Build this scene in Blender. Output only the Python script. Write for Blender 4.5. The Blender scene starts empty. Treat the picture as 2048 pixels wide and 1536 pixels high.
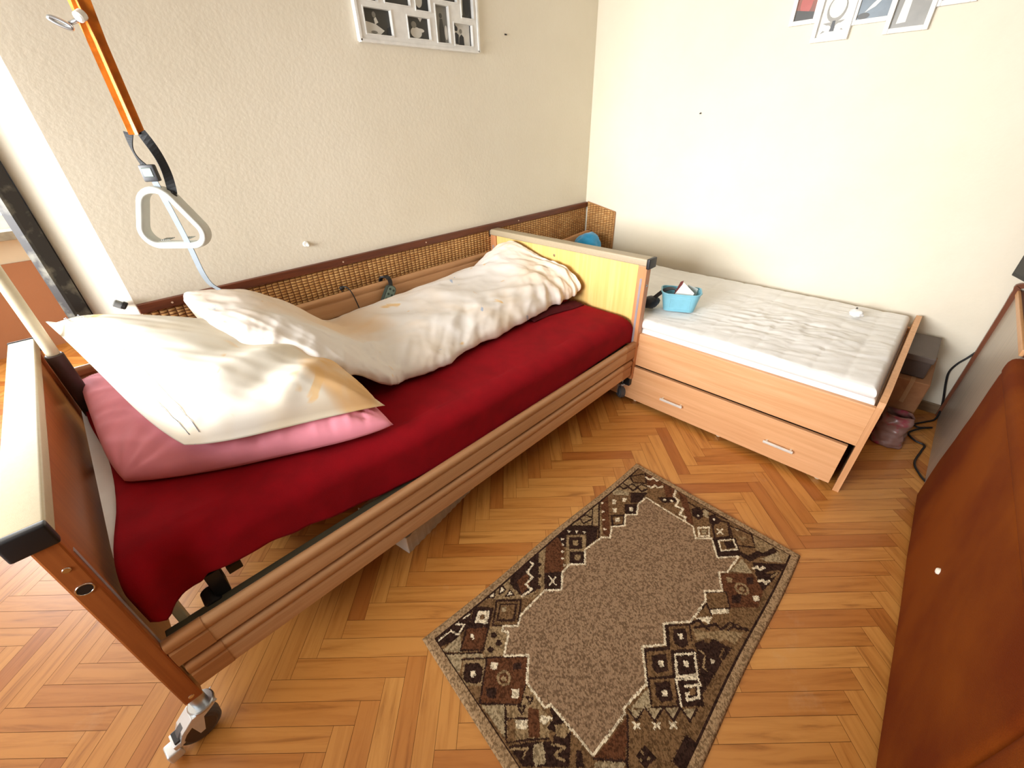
import bpy, bmesh, math, random
import numpy as np
from mathutils import Vector, Matrix, noise
PI = math.pi
scene = bpy.context.scene
COL = scene.collection
random.seed(7)

# ------------------------------------------------------------------ camera
CAM_ROWS = [[0.70136, -0.712261, -0.027915], [0.39673, 0.357523, 0.845448], [0.592199, 0.604038, -0.533328]]
cam_data = bpy.data.cameras.new('camera')
cam_data.sensor_width = 36.0
cam_data.lens = 829.996 / 2048.0 * 36.0
cam_data.clip_start = 0.02
cam = bpy.data.objects.new('camera', cam_data)
COL.objects.link(cam)
_r, _u, _f = [Vector(v) for v in CAM_ROWS]
cam.matrix_world = Matrix(((_r.x, _u.x, -_f.x, 0.0), (_r.y, _u.y, -_f.y, 0.0), (_r.z, _u.z, -_f.z, 1.4), (0, 0, 0, 1)))
scene.camera = cam

# ------------------------------------------------------------------ light
scene.view_settings.view_transform = 'Standard'
scene.view_settings.look = 'None'
scene.view_settings.gamma = 1.0
scene.view_settings.use_curve_mapping = False
scene.view_settings.exposure = 0.0

world = bpy.data.worlds.new('daylight')
scene.world = world
world.use_nodes = True
bgn = world.node_tree.nodes['Background']
bgn.inputs['Color'].default_value = (0.93, 0.97, 1.0, 1)
bgn.inputs['Strength'].default_value = 2.2

def area(name, loc, target, sx, sy, power, color, spread=180):
    d = bpy.data.lights.new(name, 'AREA')
    d.shape = 'RECTANGLE'
    d.size = sx
    d.size_y = sy
    d.energy = power
    d.color = color
    d.spread = math.radians(spread)
    o = bpy.data.objects.new(name, d)
    COL.objects.link(o)
    o.location = loc
    o.rotation_euler = (Vector(target) - Vector(loc)).to_track_quat('-Z', 'Y').to_euler()
    return o

# daylight through the big window in the left wall, the window of the far room, plus an added, unseen fill light overhead
area('daylight_left_window', (-1.62, 1.25, 1.42), (2.885, 1.10, 0.98), 2.0, 0.95, 52, (0.975, 0.985, 1.0), 78)
area('daylight_far_window', (-0.75, 4.62, 1.55), (-0.5, 2.0, 0.9), 1.5, 1.2, 80, (0.97, 0.99, 1.0))
area('added_fill_light', (0.9, -0.2, 2.52), (0.9, -0.2, 0.0), 0.5, 0.5, 4, (1.0, 0.93, 0.82))

# ------------------------------------------------------------------ helpers
def lin(c):
    return tuple((v / 255.0 / 12.92) if v / 255.0 <= 0.04045 else ((v / 255.0 + 0.055) / 1.055) ** 2.4 for v in c[:3]) + (1.0,)

def new_mat(name):
    m = bpy.data.materials.new(name)
    m.use_nodes = True
    return m, m.node_tree, m.node_tree.nodes['Principled BSDF']

def plain(name, rgb, rough=0.5, metal=0.0, bump=0.0, bscale=200.0, vary=0.06):
    m, t, b = new_mat(name)
    tc = t.nodes.new('ShaderNodeTexCoord')
    n = t.nodes.new('ShaderNodeTexNoise')
    n.inputs['Scale'].default_value = bscale * 0.15
    n.inputs['Detail'].default_value = 4
    t.links.new(tc.outputs['Object'], n.inputs['Vector'])
    r = t.nodes.new('ShaderNodeValToRGB')
    c = lin(rgb)
    r.color_ramp.elements[0].position = 0.3
    r.color_ramp.elements[1].position = 0.7
    r.color_ramp.elements[0].color = tuple(v * (1 - vary) for v in c[:3]) + (1,)
    r.color_ramp.elements[1].color = tuple(min(1, v * (1 + vary)) for v in c[:3]) + (1,)
    t.links.new(n.outputs['Fac'], r.inputs['Fac'])
    t.links.new(r.outputs['Color'], b.inputs['Base Color'])
    b.inputs['Roughness'].default_value = rough
    b.inputs['Metallic'].default_value = metal
    if bump:
        n2 = t.nodes.new('ShaderNodeTexNoise')
        n2.inputs['Scale'].default_value = bscale
        n2.inputs['Detail'].default_value = 3
        t.links.new(tc.outputs['Object'], n2.inputs['Vector'])
        bp = t.nodes.new('ShaderNodeBump')
        bp.inputs['Strength'].default_value = bump
        bp.inputs['Distance'].default_value = 0.004
        t.links.new(n2.outputs['Fac'], bp.inputs['Height'])
        t.links.new(bp.outputs['Normal'], b.inputs['Normal'])
    return m

def wood(name, c1, c2, axis='x', rough=0.4, fine=60.0, along=2.5, spec=0.5, coat=0.0):
    m, t, b = new_mat(name)
    tc = t.nodes.new('ShaderNodeTexCoord')
    mp = t.nodes.new('ShaderNodeMapping')
    s = [fine, fine, fine]
    s['xyz'.index(axis)] = along
    mp.inputs['Scale'].default_value = s
    t.links.new(tc.outputs['Object'], mp.inputs['Vector'])
    n = t.nodes.new('ShaderNodeTexNoise')
    n.inputs['Scale'].default_value = 1.0
    n.inputs['Detail'].default_value = 5
    n.inputs['Roughness'].default_value = 0.6
    n.inputs['Distortion'].default_value = 0.4
    t.links.new(mp.outputs['Vector'], n.inputs['Vector'])
    r = t.nodes.new('ShaderNodeValToRGB')
    r.color_ramp.elements[0].position = 0.32
    r.color_ramp.elements[1].position = 0.68
    r.color_ramp.elements[0].color = lin(c1)
    r.color_ramp.elements[1].color = lin(c2)
    t.links.new(n.outputs['Fac'], r.inputs['Fac'])
    t.links.new(r.outputs['Color'], b.inputs['Base Color'])
    b.inputs['Roughness'].default_value = rough
    b.inputs['Specular IOR Level'].default_value = spec
    b.inputs['Coat Weight'].default_value = coat
    bp = t.nodes.new('ShaderNodeBump')
    bp.inputs['Strength'].default_value = 0.12
    bp.inputs['Distance'].default_value = 0.001
    t.links.new(n.outputs['Fac'], bp.inputs['Height'])
    t.links.new(bp.outputs['Normal'], b.inputs['Normal'])
    return m

def cloth(name, rgb, vary=0.1, rough=0.9, weave=900.0, sheen=0.2, bump=0.25):
    m, t, b = new_mat(name)
    tc = t.nodes.new('ShaderNodeTexCoord')
    n = t.nodes.new('ShaderNodeTexNoise')
    n.inputs['Scale'].default_value = 14
    n.inputs['Detail'].default_value = 6
    t.links.new(tc.outputs['Object'], n.inputs['Vector'])
    r = t.nodes.new('ShaderNodeValToRGB')
    c = lin(rgb)
    r.color_ramp.elements[0].position = 0.3
    r.color_ramp.elements[1].position = 0.7
    r.color_ramp.elements[0].color = tuple(v * (1 - vary) for v in c[:3]) + (1,)
    r.color_ramp.elements[1].color = tuple(min(1, v * (1 + vary)) for v in c[:3]) + (1,)
    t.links.new(n.outputs['Fac'], r.inputs['Fac'])
    t.links.new(r.outputs['Color'], b.inputs['Base Color'])
    b.inputs['Roughness'].default_value = rough
    b.inputs['Sheen Weight'].default_value = sheen
    b.inputs['Specular IOR Level'].default_value = 0.2
    n2 = t.nodes.new('ShaderNodeTexNoise')
    n2.inputs['Scale'].default_value = weave
    t.links.new(tc.outputs['Object'], n2.inputs['Vector'])
    bp = t.nodes.new('ShaderNodeBump')
    bp.inputs['Strength'].default_value = bump
    bp.inputs['Distance'].default_value = 0.0015
    t.links.new(n2.outputs['Fac'], bp.inputs['Height'])
    t.links.new(bp.outputs['Normal'], b.inputs['Normal'])
    return m

def root_of(o):
    while o.parent:
        o = o.parent
    return o

def obj(name, bm, m, parent=None, smooth=False, label=None, angle=None):
    """link a bmesh given in world coordinates as one mesh object"""
    if parent is not None:
        off = Vector(root_of(parent).location)
    else:
        xs = [v.co for v in bm.verts]
        mn = Vector((min(v.x for v in xs), min(v.y for v in xs), min(v.z for v in xs)))
        mx = Vector((max(v.x for v in xs), max(v.y for v in xs), max(v.z for v in xs)))
        off = Vector(((mn.x + mx.x) / 2, (mn.y + mx.y) / 2, mn.z))
    bmesh.ops.translate(bm, verts=bm.verts, vec=-off)
    bmesh.ops.recalc_face_normals(bm, faces=bm.faces)
    me = bpy.data.meshes.new(name)
    bm.to_mesh(me)
    bm.free()
    for mm in (m if isinstance(m, (list, tuple)) else [m]):
        me.materials.append(mm)
    if smooth:
        me.polygons.foreach_set('use_smooth', [True] * len(me.polygons))
        if angle:
            try:
                me.set_sharp_from_angle(angle=math.radians(angle))
            except Exception:
                pass
    o = bpy.data.objects.new(name, me)
    COL.objects.link(o)
    if parent is not None:
        o.parent = parent
    else:
        o.location = off
    if label:
        o['label'] = label
    return o

def tag(o, label, cat, group=None, kind=None):
    o['label'] = label
    o['category'] = cat
    if group:
        o['group'] = group
    if kind:
        o['kind'] = kind
    return o

def thing(name, label, cat, loc=(0, 0, 0), group=None):
    o = bpy.data.objects.new(name, None)
    o.empty_display_size = 0.05
    COL.objects.link(o)
    o.location = loc
    return tag(o, label, cat, group)

def struct(name, bm, m, parent=None, **k):
    o = obj(name, bm, m, parent, **k)
    if parent is None:
        o['kind'] = 'structure'
    return o

def BM():
    return bmesh.new()

def box(bm, x0, x1, y0, y1, z0, z1, bev=0.0, seg=2, rot=None, mi=0):
    g = bmesh.ops.create_cube(bm, size=1.0)
    vs = g['verts']
    c = Vector(((x0 + x1) / 2, (y0 + y1) / 2, (z0 + z1) / 2))
    for v in vs:
        v.co = Vector((v.co.x * (x1 - x0), v.co.y * (y1 - y0), v.co.z * (z1 - z0)))
    if bev:
        es = list({e for v in vs for e in v.link_edges})
        r = bmesh.ops.bevel(bm, geom=es, offset=bev, segments=seg, affect='EDGES', profile=0.6)
        vs = list({v for f in r['faces'] for v in f.verts} | {v for v in vs if v.is_valid})
    if rot is not None:
        for v in vs:
            v.co = rot @ v.co
    for v in vs:
        v.co += c
    if mi:
        for f in {f for v in vs for f in v.link_faces}:
            f.material_index = mi
    return vs

def ring_pts(c, n, b, r, k):
    return [c + (n * math.cos(2 * PI * i / k) + b * math.sin(2 * PI * i / k)) * r for i in range(k)]

def smooth_path(pts, sub=6):
    P = [Vector(p) for p in pts]
    if len(P) < 3:
        return P
    Q = [P[0] * 2 - P[1]] + P + [P[-1] * 2 - P[-2]]
    out = []
    for i in range(1, len(Q) - 2):
        p0, p1, p2, p3 = Q[i - 1], Q[i], Q[i + 1], Q[i + 2]
        for s in range(sub):
            t = s / sub
            out.append(0.5 * ((2 * p1) + (p2 - p0) * t + (2 * p0 - 5 * p1 + 4 * p2 - p3) * t * t + (3 * p1 - p0 - 3 * p2 + p3) * t ** 3))
    out.append(P[-1])
    return out

def tube(bm, pts, r, k=12, cap=True, flat=None, closed=False):
    """sweep along pts; flat=(width, thickness, side vector) sweeps a strap"""
    P = [Vector(p) for p in pts]
    rings = []
    ref = None
    n = len(P)
    for i, p in enumerate(P):
        a = P[(i - 1) % n] if closed or i > 0 else P[0]
        b = P[(i + 1) % n] if closed or i < n - 1 else P[-1]
        t = (b - a).normalized()
        if flat:
            s = Vector(flat[2][i] if isinstance(flat[2], list) else flat[2])
            s = (s - t * s.dot(t)).normalized()
            u = t.cross(s)
            w, h = flat[0] / 2, flat[1] / 2
            ring = [p + s * w + u * h, p - s * w + u * h, p - s * w - u * h, p + s * w - u * h]
        else:
            if ref is None:
                ref = t.orthogonal().normalized()
            ref = (ref - t * ref.dot(t)).normalized()
            rr = r[i] if isinstance(r, (list, tuple)) else r
            ring = ring_pts(p, ref, t.cross(ref), rr, k)
        rings.append([bm.verts.new(q) for q in ring])
    m = len(rings[0])
    for i in range(n if closed else n - 1):
        A, B = rings[i], rings[(i + 1) % n]
        for j in range(m):
            bm.faces.new((A[j], A[(j + 1) % m], B[(j + 1) % m], B[j]))
    if cap and not closed:
        bm.faces.new(rings[0][::-1])
        bm.faces.new(rings[-1])

def cyl(bm, c, axis, r, h, k=24, bev=0.0, r2=None):
    a = Vector(axis).normalized()
    c = Vector(c)
    p = [(-h / 2, r), (h / 2, r2 if r2 is not None else r)]
    if bev:
        p = [(-h / 2, r - bev), (-h / 2 + bev, r), (h / 2 - bev, r), (h / 2, r - bev)]
    n = a.orthogonal().normalized()
    b = a.cross(n)
    rings = [[bm.verts.new(q) for q in ring_pts(c + a * d, n, b, rr, k)] for d, rr in p]
    for A, B in zip(rings, rings[1:]):
        for j in range(k):
            bm.faces.new((A[j], A[(j + 1) % k], B[(j + 1) % k], B[j]))
    bm.faces.new(rings[0][::-1])
    bm.faces.new(rings[-1])

def prism(bm, poly, a, d0, d1, mi=0):
    """poly: 2-D outline in the two axes other than a, extruded along axis a from d0 to d1"""
    ax = 'xyz'.index(a)
    o = [i for i in range(3) if i != ax]
    def mk(p, d):
        v = [0, 0, 0]
        v[ax] = d
        v[o[0]], v[o[1]] = p
        return bm.verts.new(v)
    A = [mk(p, d0) for p in poly]
    B = [mk(p, d1) for p in poly]
    n = len(poly)
    fs = [bm.faces.new(A[::-1]), bm.faces.new(B)]
    for i in range(n):
        fs.append(bm.faces.new((A[i], A[(i + 1) % n], B[(i + 1) % n], B[i])))
    for f in fs:
        f.material_index = mi
    return fs

def rounded(x0, x1, y0, y1, r, k=6):
    pts = []
    for cx, cy, a0 in ((x1 - r, y1 - r, 0), (x0 + r, y1 - r, PI / 2), (x0 + r, y0 + r, PI), (x1 - r, y0 + r, 1.5 * PI)):
        for i in range(k + 1):
            a = a0 + PI / 2 * i / k
            pts.append((cx + r * math.cos(a), cy + r * math.sin(a)))
    return pts

def grid(bm, fn, nu, nv, closed_v=False):
    V = [[bm.verts.new(fn(i / nu, j / nv)) for j in range(nv + (0 if closed_v else 1))] for i in range(nu + 1)]
    for i in range(nu):
        for j in range(nv):
            j2 = (j + 1) % len(V[0]) if closed_v else j + 1
            bm.faces.new((V[i][j], V[i][j2], V[i + 1][j2], V[i + 1][j]))
    return V

def interp(x, xs, ys):
    if x <= xs[0]:
        return ys[0]
    for a, b, p, q in zip(xs, xs[1:], ys, ys[1:]):
        if x <= b:
            t = (x - a) / (b - a)
            t = t * t * (3 - 2 * t)
            return p + (q - p) * t
    return ys[-1]

def fbm(p, o=3):
    s, a = 0.0, 1.0
    p = Vector(p)
    for _ in range(o):
        s += a * noise.noise(p)
        p = p * 2.03 + Vector((3.1, 1.7, 5.2))
        a *= 0.5
    return s

def ridge(p, o=2):
    s, a = 0.0, 1.0
    p = Vector(p)
    for _ in range(o):
        s += a * (1 - abs(noise.noise(p)) * 2.6)
        p = p * 1.9 + Vector((7.1, 2.7, 1.2))
        a *= 0.5
    return s

# ------------------------------------------------------------------ materials
def wall_mat_(name, rgb, grain=70):
    m, t, b = new_mat(name)
    tc = t.nodes.new('ShaderNodeTexCoord')
    n = t.nodes.new('ShaderNodeTexNoise')
    n.inputs['Scale'].default_value = 1.3
    n.inputs['Detail'].default_value = 8
    n.inputs['Roughness'].default_value = 0.65
    t.links.new(tc.outputs['Object'], n.inputs['Vector'])
    r = t.nodes.new('ShaderNodeValToRGB')
    c = lin(rgb)
    r.color_ramp.elements[0].position = 0.35
    r.color_ramp.elements[1].position = 0.65
    r.color_ramp.elements[0].color = (c[0] * 0.955, c[1] * 0.945, c[2] * 0.92, 1)
    r.color_ramp.elements[1].color = (c[0] * 1.01, c[1] * 1.01, c[2] * 1.01, 1)
    t.links.new(n.outputs['Fac'], r.inputs['Fac'])
    t.links.new(r.outputs['Color'], b.inputs['Base Color'])
    b.inputs['Roughness'].default_value = 0.85
    n2 = t.nodes.new('ShaderNodeTexNoise')
    n2.inputs['Scale'].default_value = grain
    n2.inputs['Detail'].default_value = 5
    t.links.new(tc.outputs['Object'], n2.inputs['Vector'])
    n3 = t.nodes.new('ShaderNodeTexNoise')
    n3.inputs['Scale'].default_value = 9
    n3.inputs['Detail'].default_value = 3
    t.links.new(tc.outputs['Object'], n3.inputs['Vector'])
    ad = t.nodes.new('ShaderNodeMath')
    ad.operation = 'MULTIPLY_ADD'
    t.links.new(n3.outputs['Fac'], ad.inputs[0])
    ad.inputs[1].default_value = 1.5
    t.links.new(n2.outputs['Fac'], ad.inputs[2])
    bp = t.nodes.new('ShaderNodeBump')
    bp.inputs['Strength'].default_value = 0.2
    bp.inputs['Distance'].default_value = 0.004
    t.links.new(ad.outputs[0], bp.inputs['Height'])
    t.links.new(bp.outputs['Normal'], b.inputs['Normal'])
    return m

M_WALL = wall_mat_('cream_plaster', (233, 225, 206))
M_CEIL = wall_mat_('white_ceiling', (240, 238, 230))
M_TERRA = wall_mat_('terracotta_paint', (184, 132, 100))
M_WHITE = plain('white_paint', (236, 234, 226), 0.45)
M_BLACK = plain('black_plastic', (24, 24, 26), 0.45)
M_STEEL = plain('zinc_steel', (190, 195, 198), 0.28, 0.9)
M_CHROME = plain('chrome', (225, 225, 228), 0.12, 1.0)
M_RAIL = wood('beech_rail', (176, 128, 84), (194, 148, 104), 'x', 0.42, 50, 3)
M_POST = wood('beech_post', (190, 128, 84), (206, 146, 98), 'z', 0.4, 50, 3)
M_PANEL = wood('pale_oak_veneer', (226, 184, 104), (238, 202, 128), 'z', 0.38, 70, 2)
M_HEAD = wood('stained_beech_veneer', (150, 82, 38), (170, 98, 48), 'z', 0.36, 60, 2)
M_EDGE = wood('beech_edge', (206, 150, 100), (218, 166, 116), 'z', 0.4, 50, 3)
M_CAP = plain('beige_cap_laminate', (180, 166, 134), 0.4, 0, 0.1, 900, 0.04)
M_TRUND = wood('beech_laminate', (212, 156, 106), (228, 176, 128), 'y', 0.42, 55, 2.2)
M_TRUNDZ = wood('beech_laminate_edge', (205, 150, 102), (222, 168, 120), 'z', 0.42, 55, 2.2)
M_FRAME = plain('olive_grey_steel', (86, 80, 62), 0.45, 0.3)
M_TRIM = wood('dark_mahogany_trim', (78, 36, 16), (112, 54, 26), 'x', 0.45, 80, 4)
M_RED = cloth('red_blanket_cloth', (138, 2, 16), 0.12, 0.95, 500, 0.0, 0.4)
M_PINK = cloth('pink_cotton', (236, 150, 166), 0.05, 0.9, 1200, 0.15, 0.15)
M_TICK = cloth('white_ticking', (238, 236, 232), 0.03, 0.9, 1100, 0.1, 0.15)
M_GREY = plain('grey_webbing', (120, 128, 134), 0.75)
M_BWEB = plain('black_webbing', (26, 28, 30), 0.7, 0, 0.3, 900)
M_HANDLE = plain('light_grey_plastic', (205, 208, 200), 0.4)

def floral(name, base, tint, blue=0.5):
    m, t, b = new_mat(name)
    N = t.nodes.new
    L = t.links.new
    tc = N('ShaderNodeTexCoord')
    def blotch(scale, lo, hi, off):
        mp = N('ShaderNodeMapping')
        mp.inputs['Location'].default_value = off
        L(tc.outputs['Object'], mp.inputs['Vector'])
        v = N('ShaderNodeTexNoise')
        v.inputs['Scale'].default_value = scale
        v.inputs['Detail'].default_value = 3
        v.inputs['Distortion'].default_value = 0.8
        L(mp.outputs['Vector'], v.inputs['Vector'])
        r = N('ShaderNodeValToRGB')
        r.color_ramp.elements[0].position = lo
        r.color_ramp.elements[1].position = hi
        r.color_ramp.elements[0].color = (0, 0, 0, 1)
        r.color_ramp.elements[1].color = (1, 1, 1, 1)
        L(v.outputs['Fac'], r.inputs['Fac'])
        return r.outputs['Color']
    def mix(fac, a, c):
        x = N('ShaderNodeMix')
        x.data_type = 'RGBA'
        L(fac, x.inputs[0])
        if isinstance(a, tuple):
            x.inputs[6].default_value = a
        else:
            L(a, x.inputs[6])
        x.inputs[7].default_value = c
        return x.outputs[2]
    c = mix(blotch(2.2, 0.44, 0.70, (0, 0, 0)), lin(base), lin(tint))
    c = mix(blotch(7.5, 0.655, 0.70, (4, 1, 2)), c, lin((228, 196, 148)))
    c = mix(blotch(9.5, 0.715, 0.74, (9, 3, 5)), c, lin((176, 188, 208)))
    pa = N('ShaderNodeAttribute')
    pa.attribute_name = 'print'
    c = mix(pa.outputs['Fac'], c, lin((226, 182, 124)))
    L(c, b.inputs['Base Color'])
    b.inputs['Roughness'].default_value = 0.9
    b.inputs['Specular IOR Level'].default_value = 0.2
    n2 = N('ShaderNodeTexNoise')
    n2.inputs['Scale'].default_value = 1000
    L(tc.outputs['Object'], n2.inputs['Vector'])
    bp = N('ShaderNodeBump')
    bp.inputs['Strength'].default_value = 0.15
    bp.inputs['Distance'].default_value = 0.001
    L(n2.outputs['Fac'], bp.inputs['Height'])
    L(bp.outputs['Normal'], b.inputs['Normal'])
    return m

M_FLOR = floral('white_floral_cotton', (230, 224, 217), (230, 212, 190))
M_FLORP = floral('white_floral_pillow_cotton', (226, 220, 206), (222, 206, 176))

# ------------------------------------------------------------------ floor: herringbone parquet, one plank = one face
def floor_build():
    w = 0.0577
    n = 6
    x0, y0 = -0.082, 0.912
    X0, X1, Y0, Y1 = -2.0, 2.94, -2.2, 4.75
    verts, faces, uvs, tone = [], [], [], []
    s2 = math.sqrt(2)
    g = 0.0005
    rng = random.Random(3)
    def clip(poly):
        for ax, lim, sg in ((0, X0, 1), (0, X1, -1), (1, Y0, 1), (1, Y1, -1)):
            out = []
            for i in range(len(poly)):
                p, q = poly[i], poly[(i + 1) % len(poly)]
                dp, dq = (p[ax] - lim) * sg, (q[ax] - lim) * sg
                if dp >= 0:
                    out.append(p)
                if (dp >= 0) != (dq >= 0):
                    t = dp / (dp - dq)
                    out.append(tuple(p[k] + (q[k] - p[k]) * t for k in range(4)))
            poly = out
            if len(poly) < 3:
                return []
        return poly
    def emit(a0, a1, b0, b1, horiz):
        pts = []
        ou, ov = rng.random() * 50, rng.random() * 50
        for a, b in ((a0 + g, b0 + g), (a1 - g, b0 + g), (a1 - g, b1 - g), (a0 + g, b1 - g)):
            x = x0 + (a + b) / s2
            y = y0 + (b - a) / s2
            u, v = (a - a0, b - b0) if horiz else (b - b0, a - a0)
            pts.append((x, y, u + ou, v + ov))
        pts = clip(pts)
        if len(pts) >= 3:
            i = len(verts)
            verts.extend((p[0], p[1], 0.0) for p in pts)
            faces.append(list(range(i, i + len(pts))))
            uvs.append([(p[2], p[3]) for p in pts])
            tone.append(rng.random() ** 1.15)
    R = 90
    for i in range(-R, R):
        for j in range(-R, R):
            xx = x0 + (i + j) * w / s2
            yy = y0 + (j - i) * w / s2
            if not (X0 - 0.6 < xx < X1 + 0.6 and Y0 - 0.6 < yy < Y1 + 0.6):
                continue
            k = (i - j) % (2 * n)
            if k == 0:
                emit(i * w, (i + n) * w, j * w, (j + 1) * w, True)
            if k == 2 * n - 1:
                emit(i * w, (i + 1) * w, j * w, (j + n) * w, False)
    nb = len(verts)
    verts += [(X0, Y0, -0.0012), (X1, Y0, -0.0012), (X1, Y1, -0.0012), (X0, Y1, -0.0012),
              (X0, Y0, -0.06), (X1, Y0, -0.06), (X1, Y1, -0.06), (X0, Y1, -0.06)]
    for f in ((0, 1, 2, 3), (4, 7, 6, 5), (0, 4, 5, 1), (1, 5, 6, 2), (2, 6, 7, 3), (3, 7, 4, 0)):
        faces.append([nb + q for q in f])
        uvs.append([(0, 0)] * 4)
        tone.append(-1)
    me = bpy.data.meshes.new('floor')
    me.from_pydata(verts, [], faces)
    ul = me.uv_layers.new(name='UVMap')
    ul.data.foreach_set('uv', [c for f in uvs for p in f for c in p])
    at = me.attributes.new('tone', 'FLOAT', 'FACE')
    at.data.foreach_set('value', [max(t, 0) for t in tone])
    me.polygons.foreach_set('material_index', [1 if t < 0 else 0 for t in tone])
    m, t, b = new_mat('oak_parquet')
    N = t.nodes.new
    L = t.links.new
    uv = N('ShaderNodeUVMap')
    uv.uv_map = 'UVMap'
    mp = N('ShaderNodeMapping')
    mp.inputs['Scale'].default_value = (3.2, 42, 1)
    L(uv.outputs['UV'], mp.inputs['Vector'])
    ns = N('ShaderNodeTexNoise')
    ns.inputs['Scale'].default_value = 1
    ns.inputs['Detail'].default_value = 6
    ns.inputs['Roughness'].default_value = 0.6
    ns.inputs['Distortion'].default_value = 0.6
    L(mp.outputs['Vector'], ns.inputs['Vector'])
    at_ = N('ShaderNodeAttribute')
    at_.attribute_name = 'tone'
    rt = N('ShaderNodeValToRGB')
    e = rt.color_ramp.elements
    e[0].position = 0.0
    e[0].color = lin((206, 146, 74))
    e[1].position = 1.0
    e[1].color = lin((168, 100, 42))
    for p, c in ((0.35, (198, 136, 66)), (0.8, (184, 118, 52))):
        q = e.new(p)
        q.color = lin(c)
    L(at_.outputs['Fac'], rt.inputs['Fac'])
    rg = N('ShaderNodeValToRGB')
    e = rg.color_ramp.elements
    e[0].position = 0.28
    e[0].color = (0.50, 0.40, 0.30, 1)
    e[1].position = 0.56
    e[1].color = (1, 1, 1, 1)
    q = e.new(0.42)
    q.color = (0.86, 0.80, 0.72, 1)
    L(ns.outputs['Fac'], rg.inputs['Fac'])
    mx = N('ShaderNodeMix')
    mx.data_type = 'RGBA'
    mx.blend_type = 'MULTIPLY'
    mx.inputs[0].default_value = 0.92
    L(rt.outputs['Color'], mx.inputs[6])
    L(rg.outputs['Color'], mx.inputs[7])
    # scuffs
    tc = N('ShaderNodeTexCoord')
    sc = N('ShaderNodeTexNoise')
    sc.inputs['Scale'].default_value = 3.0
    sc.inputs['Detail'].default_value = 9
    sc.inputs['Roughness'].default_value = 0.7
    L(tc.outputs['Object'], sc.inputs['Vector'])
    rs = N('ShaderNodeValToRGB')
    rs.color_ramp.elements[0].position = 0.60
    rs.color_ramp.elements[1].position = 0.78
    rs.color_ramp.elements[0].color = (0, 0, 0, 1)
    rs.color_ramp.elements[1].color = (0.25, 0.25, 0.25, 1)
    L(sc.outputs['Fac'], rs.inputs['Fac'])
    m2 = N('ShaderNodeMix')
    m2.data_type = 'RGBA'
    L(rs.outputs['Color'], m2.inputs[0])
    L(mx.outputs[2], m2.inputs[6])
    m2.inputs[7].default_value = lin((214, 186, 148))
    L(m2.outputs[2], b.inputs['Base Color'])
    b.inputs['Roughness'].default_value = 0.34
    b.inputs['Specular IOR Level'].default_value = 0.5
    bp = N('ShaderNodeBump')
    bp.inputs['Strength'].default_value = 0.12
    bp.inputs['Distance'].default_value = 0.001
    L(ns.outputs['Fac'], bp.inputs['Height'])
    L(bp.outputs['Normal'], b.inputs['Normal'])
    me.materials.append(m)
    me.materials.append(plain('parquet_seam', (96, 54, 24), 0.8))
    o = bpy.data.objects.new('floor', me)
    COL.objects.link(o)
    o['kind'] = 'structure'
floor_build()

# ------------------------------------------------------------------ room shell
YA, XB = 2.052, 2.885
bm = BM()   # back wall; its left end is a plastered splay beside the doorway
prism(bm, [(-0.075, 2.13), (0.048, YA), (XB + 0.15, YA), (XB + 0.15, YA + 0.18), (-0.075, YA + 0.18)], 'z', 0, 2.6)
struct('wall_back', bm, M_WALL)
bm = BM()
box(bm, XB, XB + 0.15, -2.2, YA, 0, 2.6)
struct('wall_right', bm, M_WALL)
bm = BM()
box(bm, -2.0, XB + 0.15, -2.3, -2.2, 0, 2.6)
struct('wall_front', bm, wall_mat_('tan_wall', (176, 140, 104)))  # unseen wall, coloured darker than the others to cut bounced fill light
bm = BM()   # left wall with a window opening
X = -1.7
box(bm, X - 0.2, X, -2.2, 0.15, 0, 2.6)
box(bm, X - 0.2, X, 2.35, 4.72, 0, 2.6)
box(bm, X - 0.2, X, 0.15, 2.35, 0, 0.9)
box(bm, X - 0.2, X, 0.15, 2.35, 2.35, 2.6)
struct('wall_left', bm, M_WALL)
bm = BM()
for a, b, c, d in ((0.15, 2.35, 0.9, 0.96), (0.15, 2.35, 2.29, 2.35), (0.15, 0.21, 0.96, 2.29), (2.29, 2.35, 0.96, 2.29), (1.22, 1.28, 0.96, 2.29)):
    box(bm, X - 0.13, X - 0.07, a, b, c, d)
struct('window_1', bm, M_WHITE)
bm = BM()
box(bm, -2.0, XB + 0.15, -2.3, 4.9, 2.6, 2.7)
struct('ceiling', bm, M_CEIL)
bm = BM()   # lintel-less far room: its end wall with terracotta dado, cream band, window
Y = 4.7
box(bm, -2.0, XB, Y, Y + 0.2, 0.0, 0.80)
box(bm, -2.0, -1.5, Y, Y + 0.2, 0.80, 2.6)
box(bm, 0.1, XB, Y, Y + 0.2, 0.80, 2.6)
box(bm, -1.5, 0.1, Y, Y + 0.2, 2.25, 2.6)
struct('wall_far', bm, M_WALL)
bm = BM()
box(bm, -1.7, XB, Y - 0.012, Y - 0.001, 0.0, 0.64)
struct('trim_2', bm, M_TERRA)
M_MARBLE = plain('grey_marble', (168, 164, 150), 0.3, 0, 0, 60, 0.35)
bm = BM()
for a, b, c, d in ((-1.5, 0.1, 0.86, 0.95), (-1.5, 0.1, 2.19, 2.25), (-1.5, -1.44, 0.95, 2.19), (0.04, 0.1, 0.95, 2.19), (-0.50, -0.42, 0.95, 2.19)):
    box(bm, a, b, Y + 0.04, Y + 0.1, c, d)
w2 = struct('window_2', bm, M_WHITE)
bm = BM()
box(bm, -1.55, 0.15, Y - 0.1, Y + 0.16, 0.80, 0.86, 0.005)
obj('window_sill', bm, M_MARBLE, w2)
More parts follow.
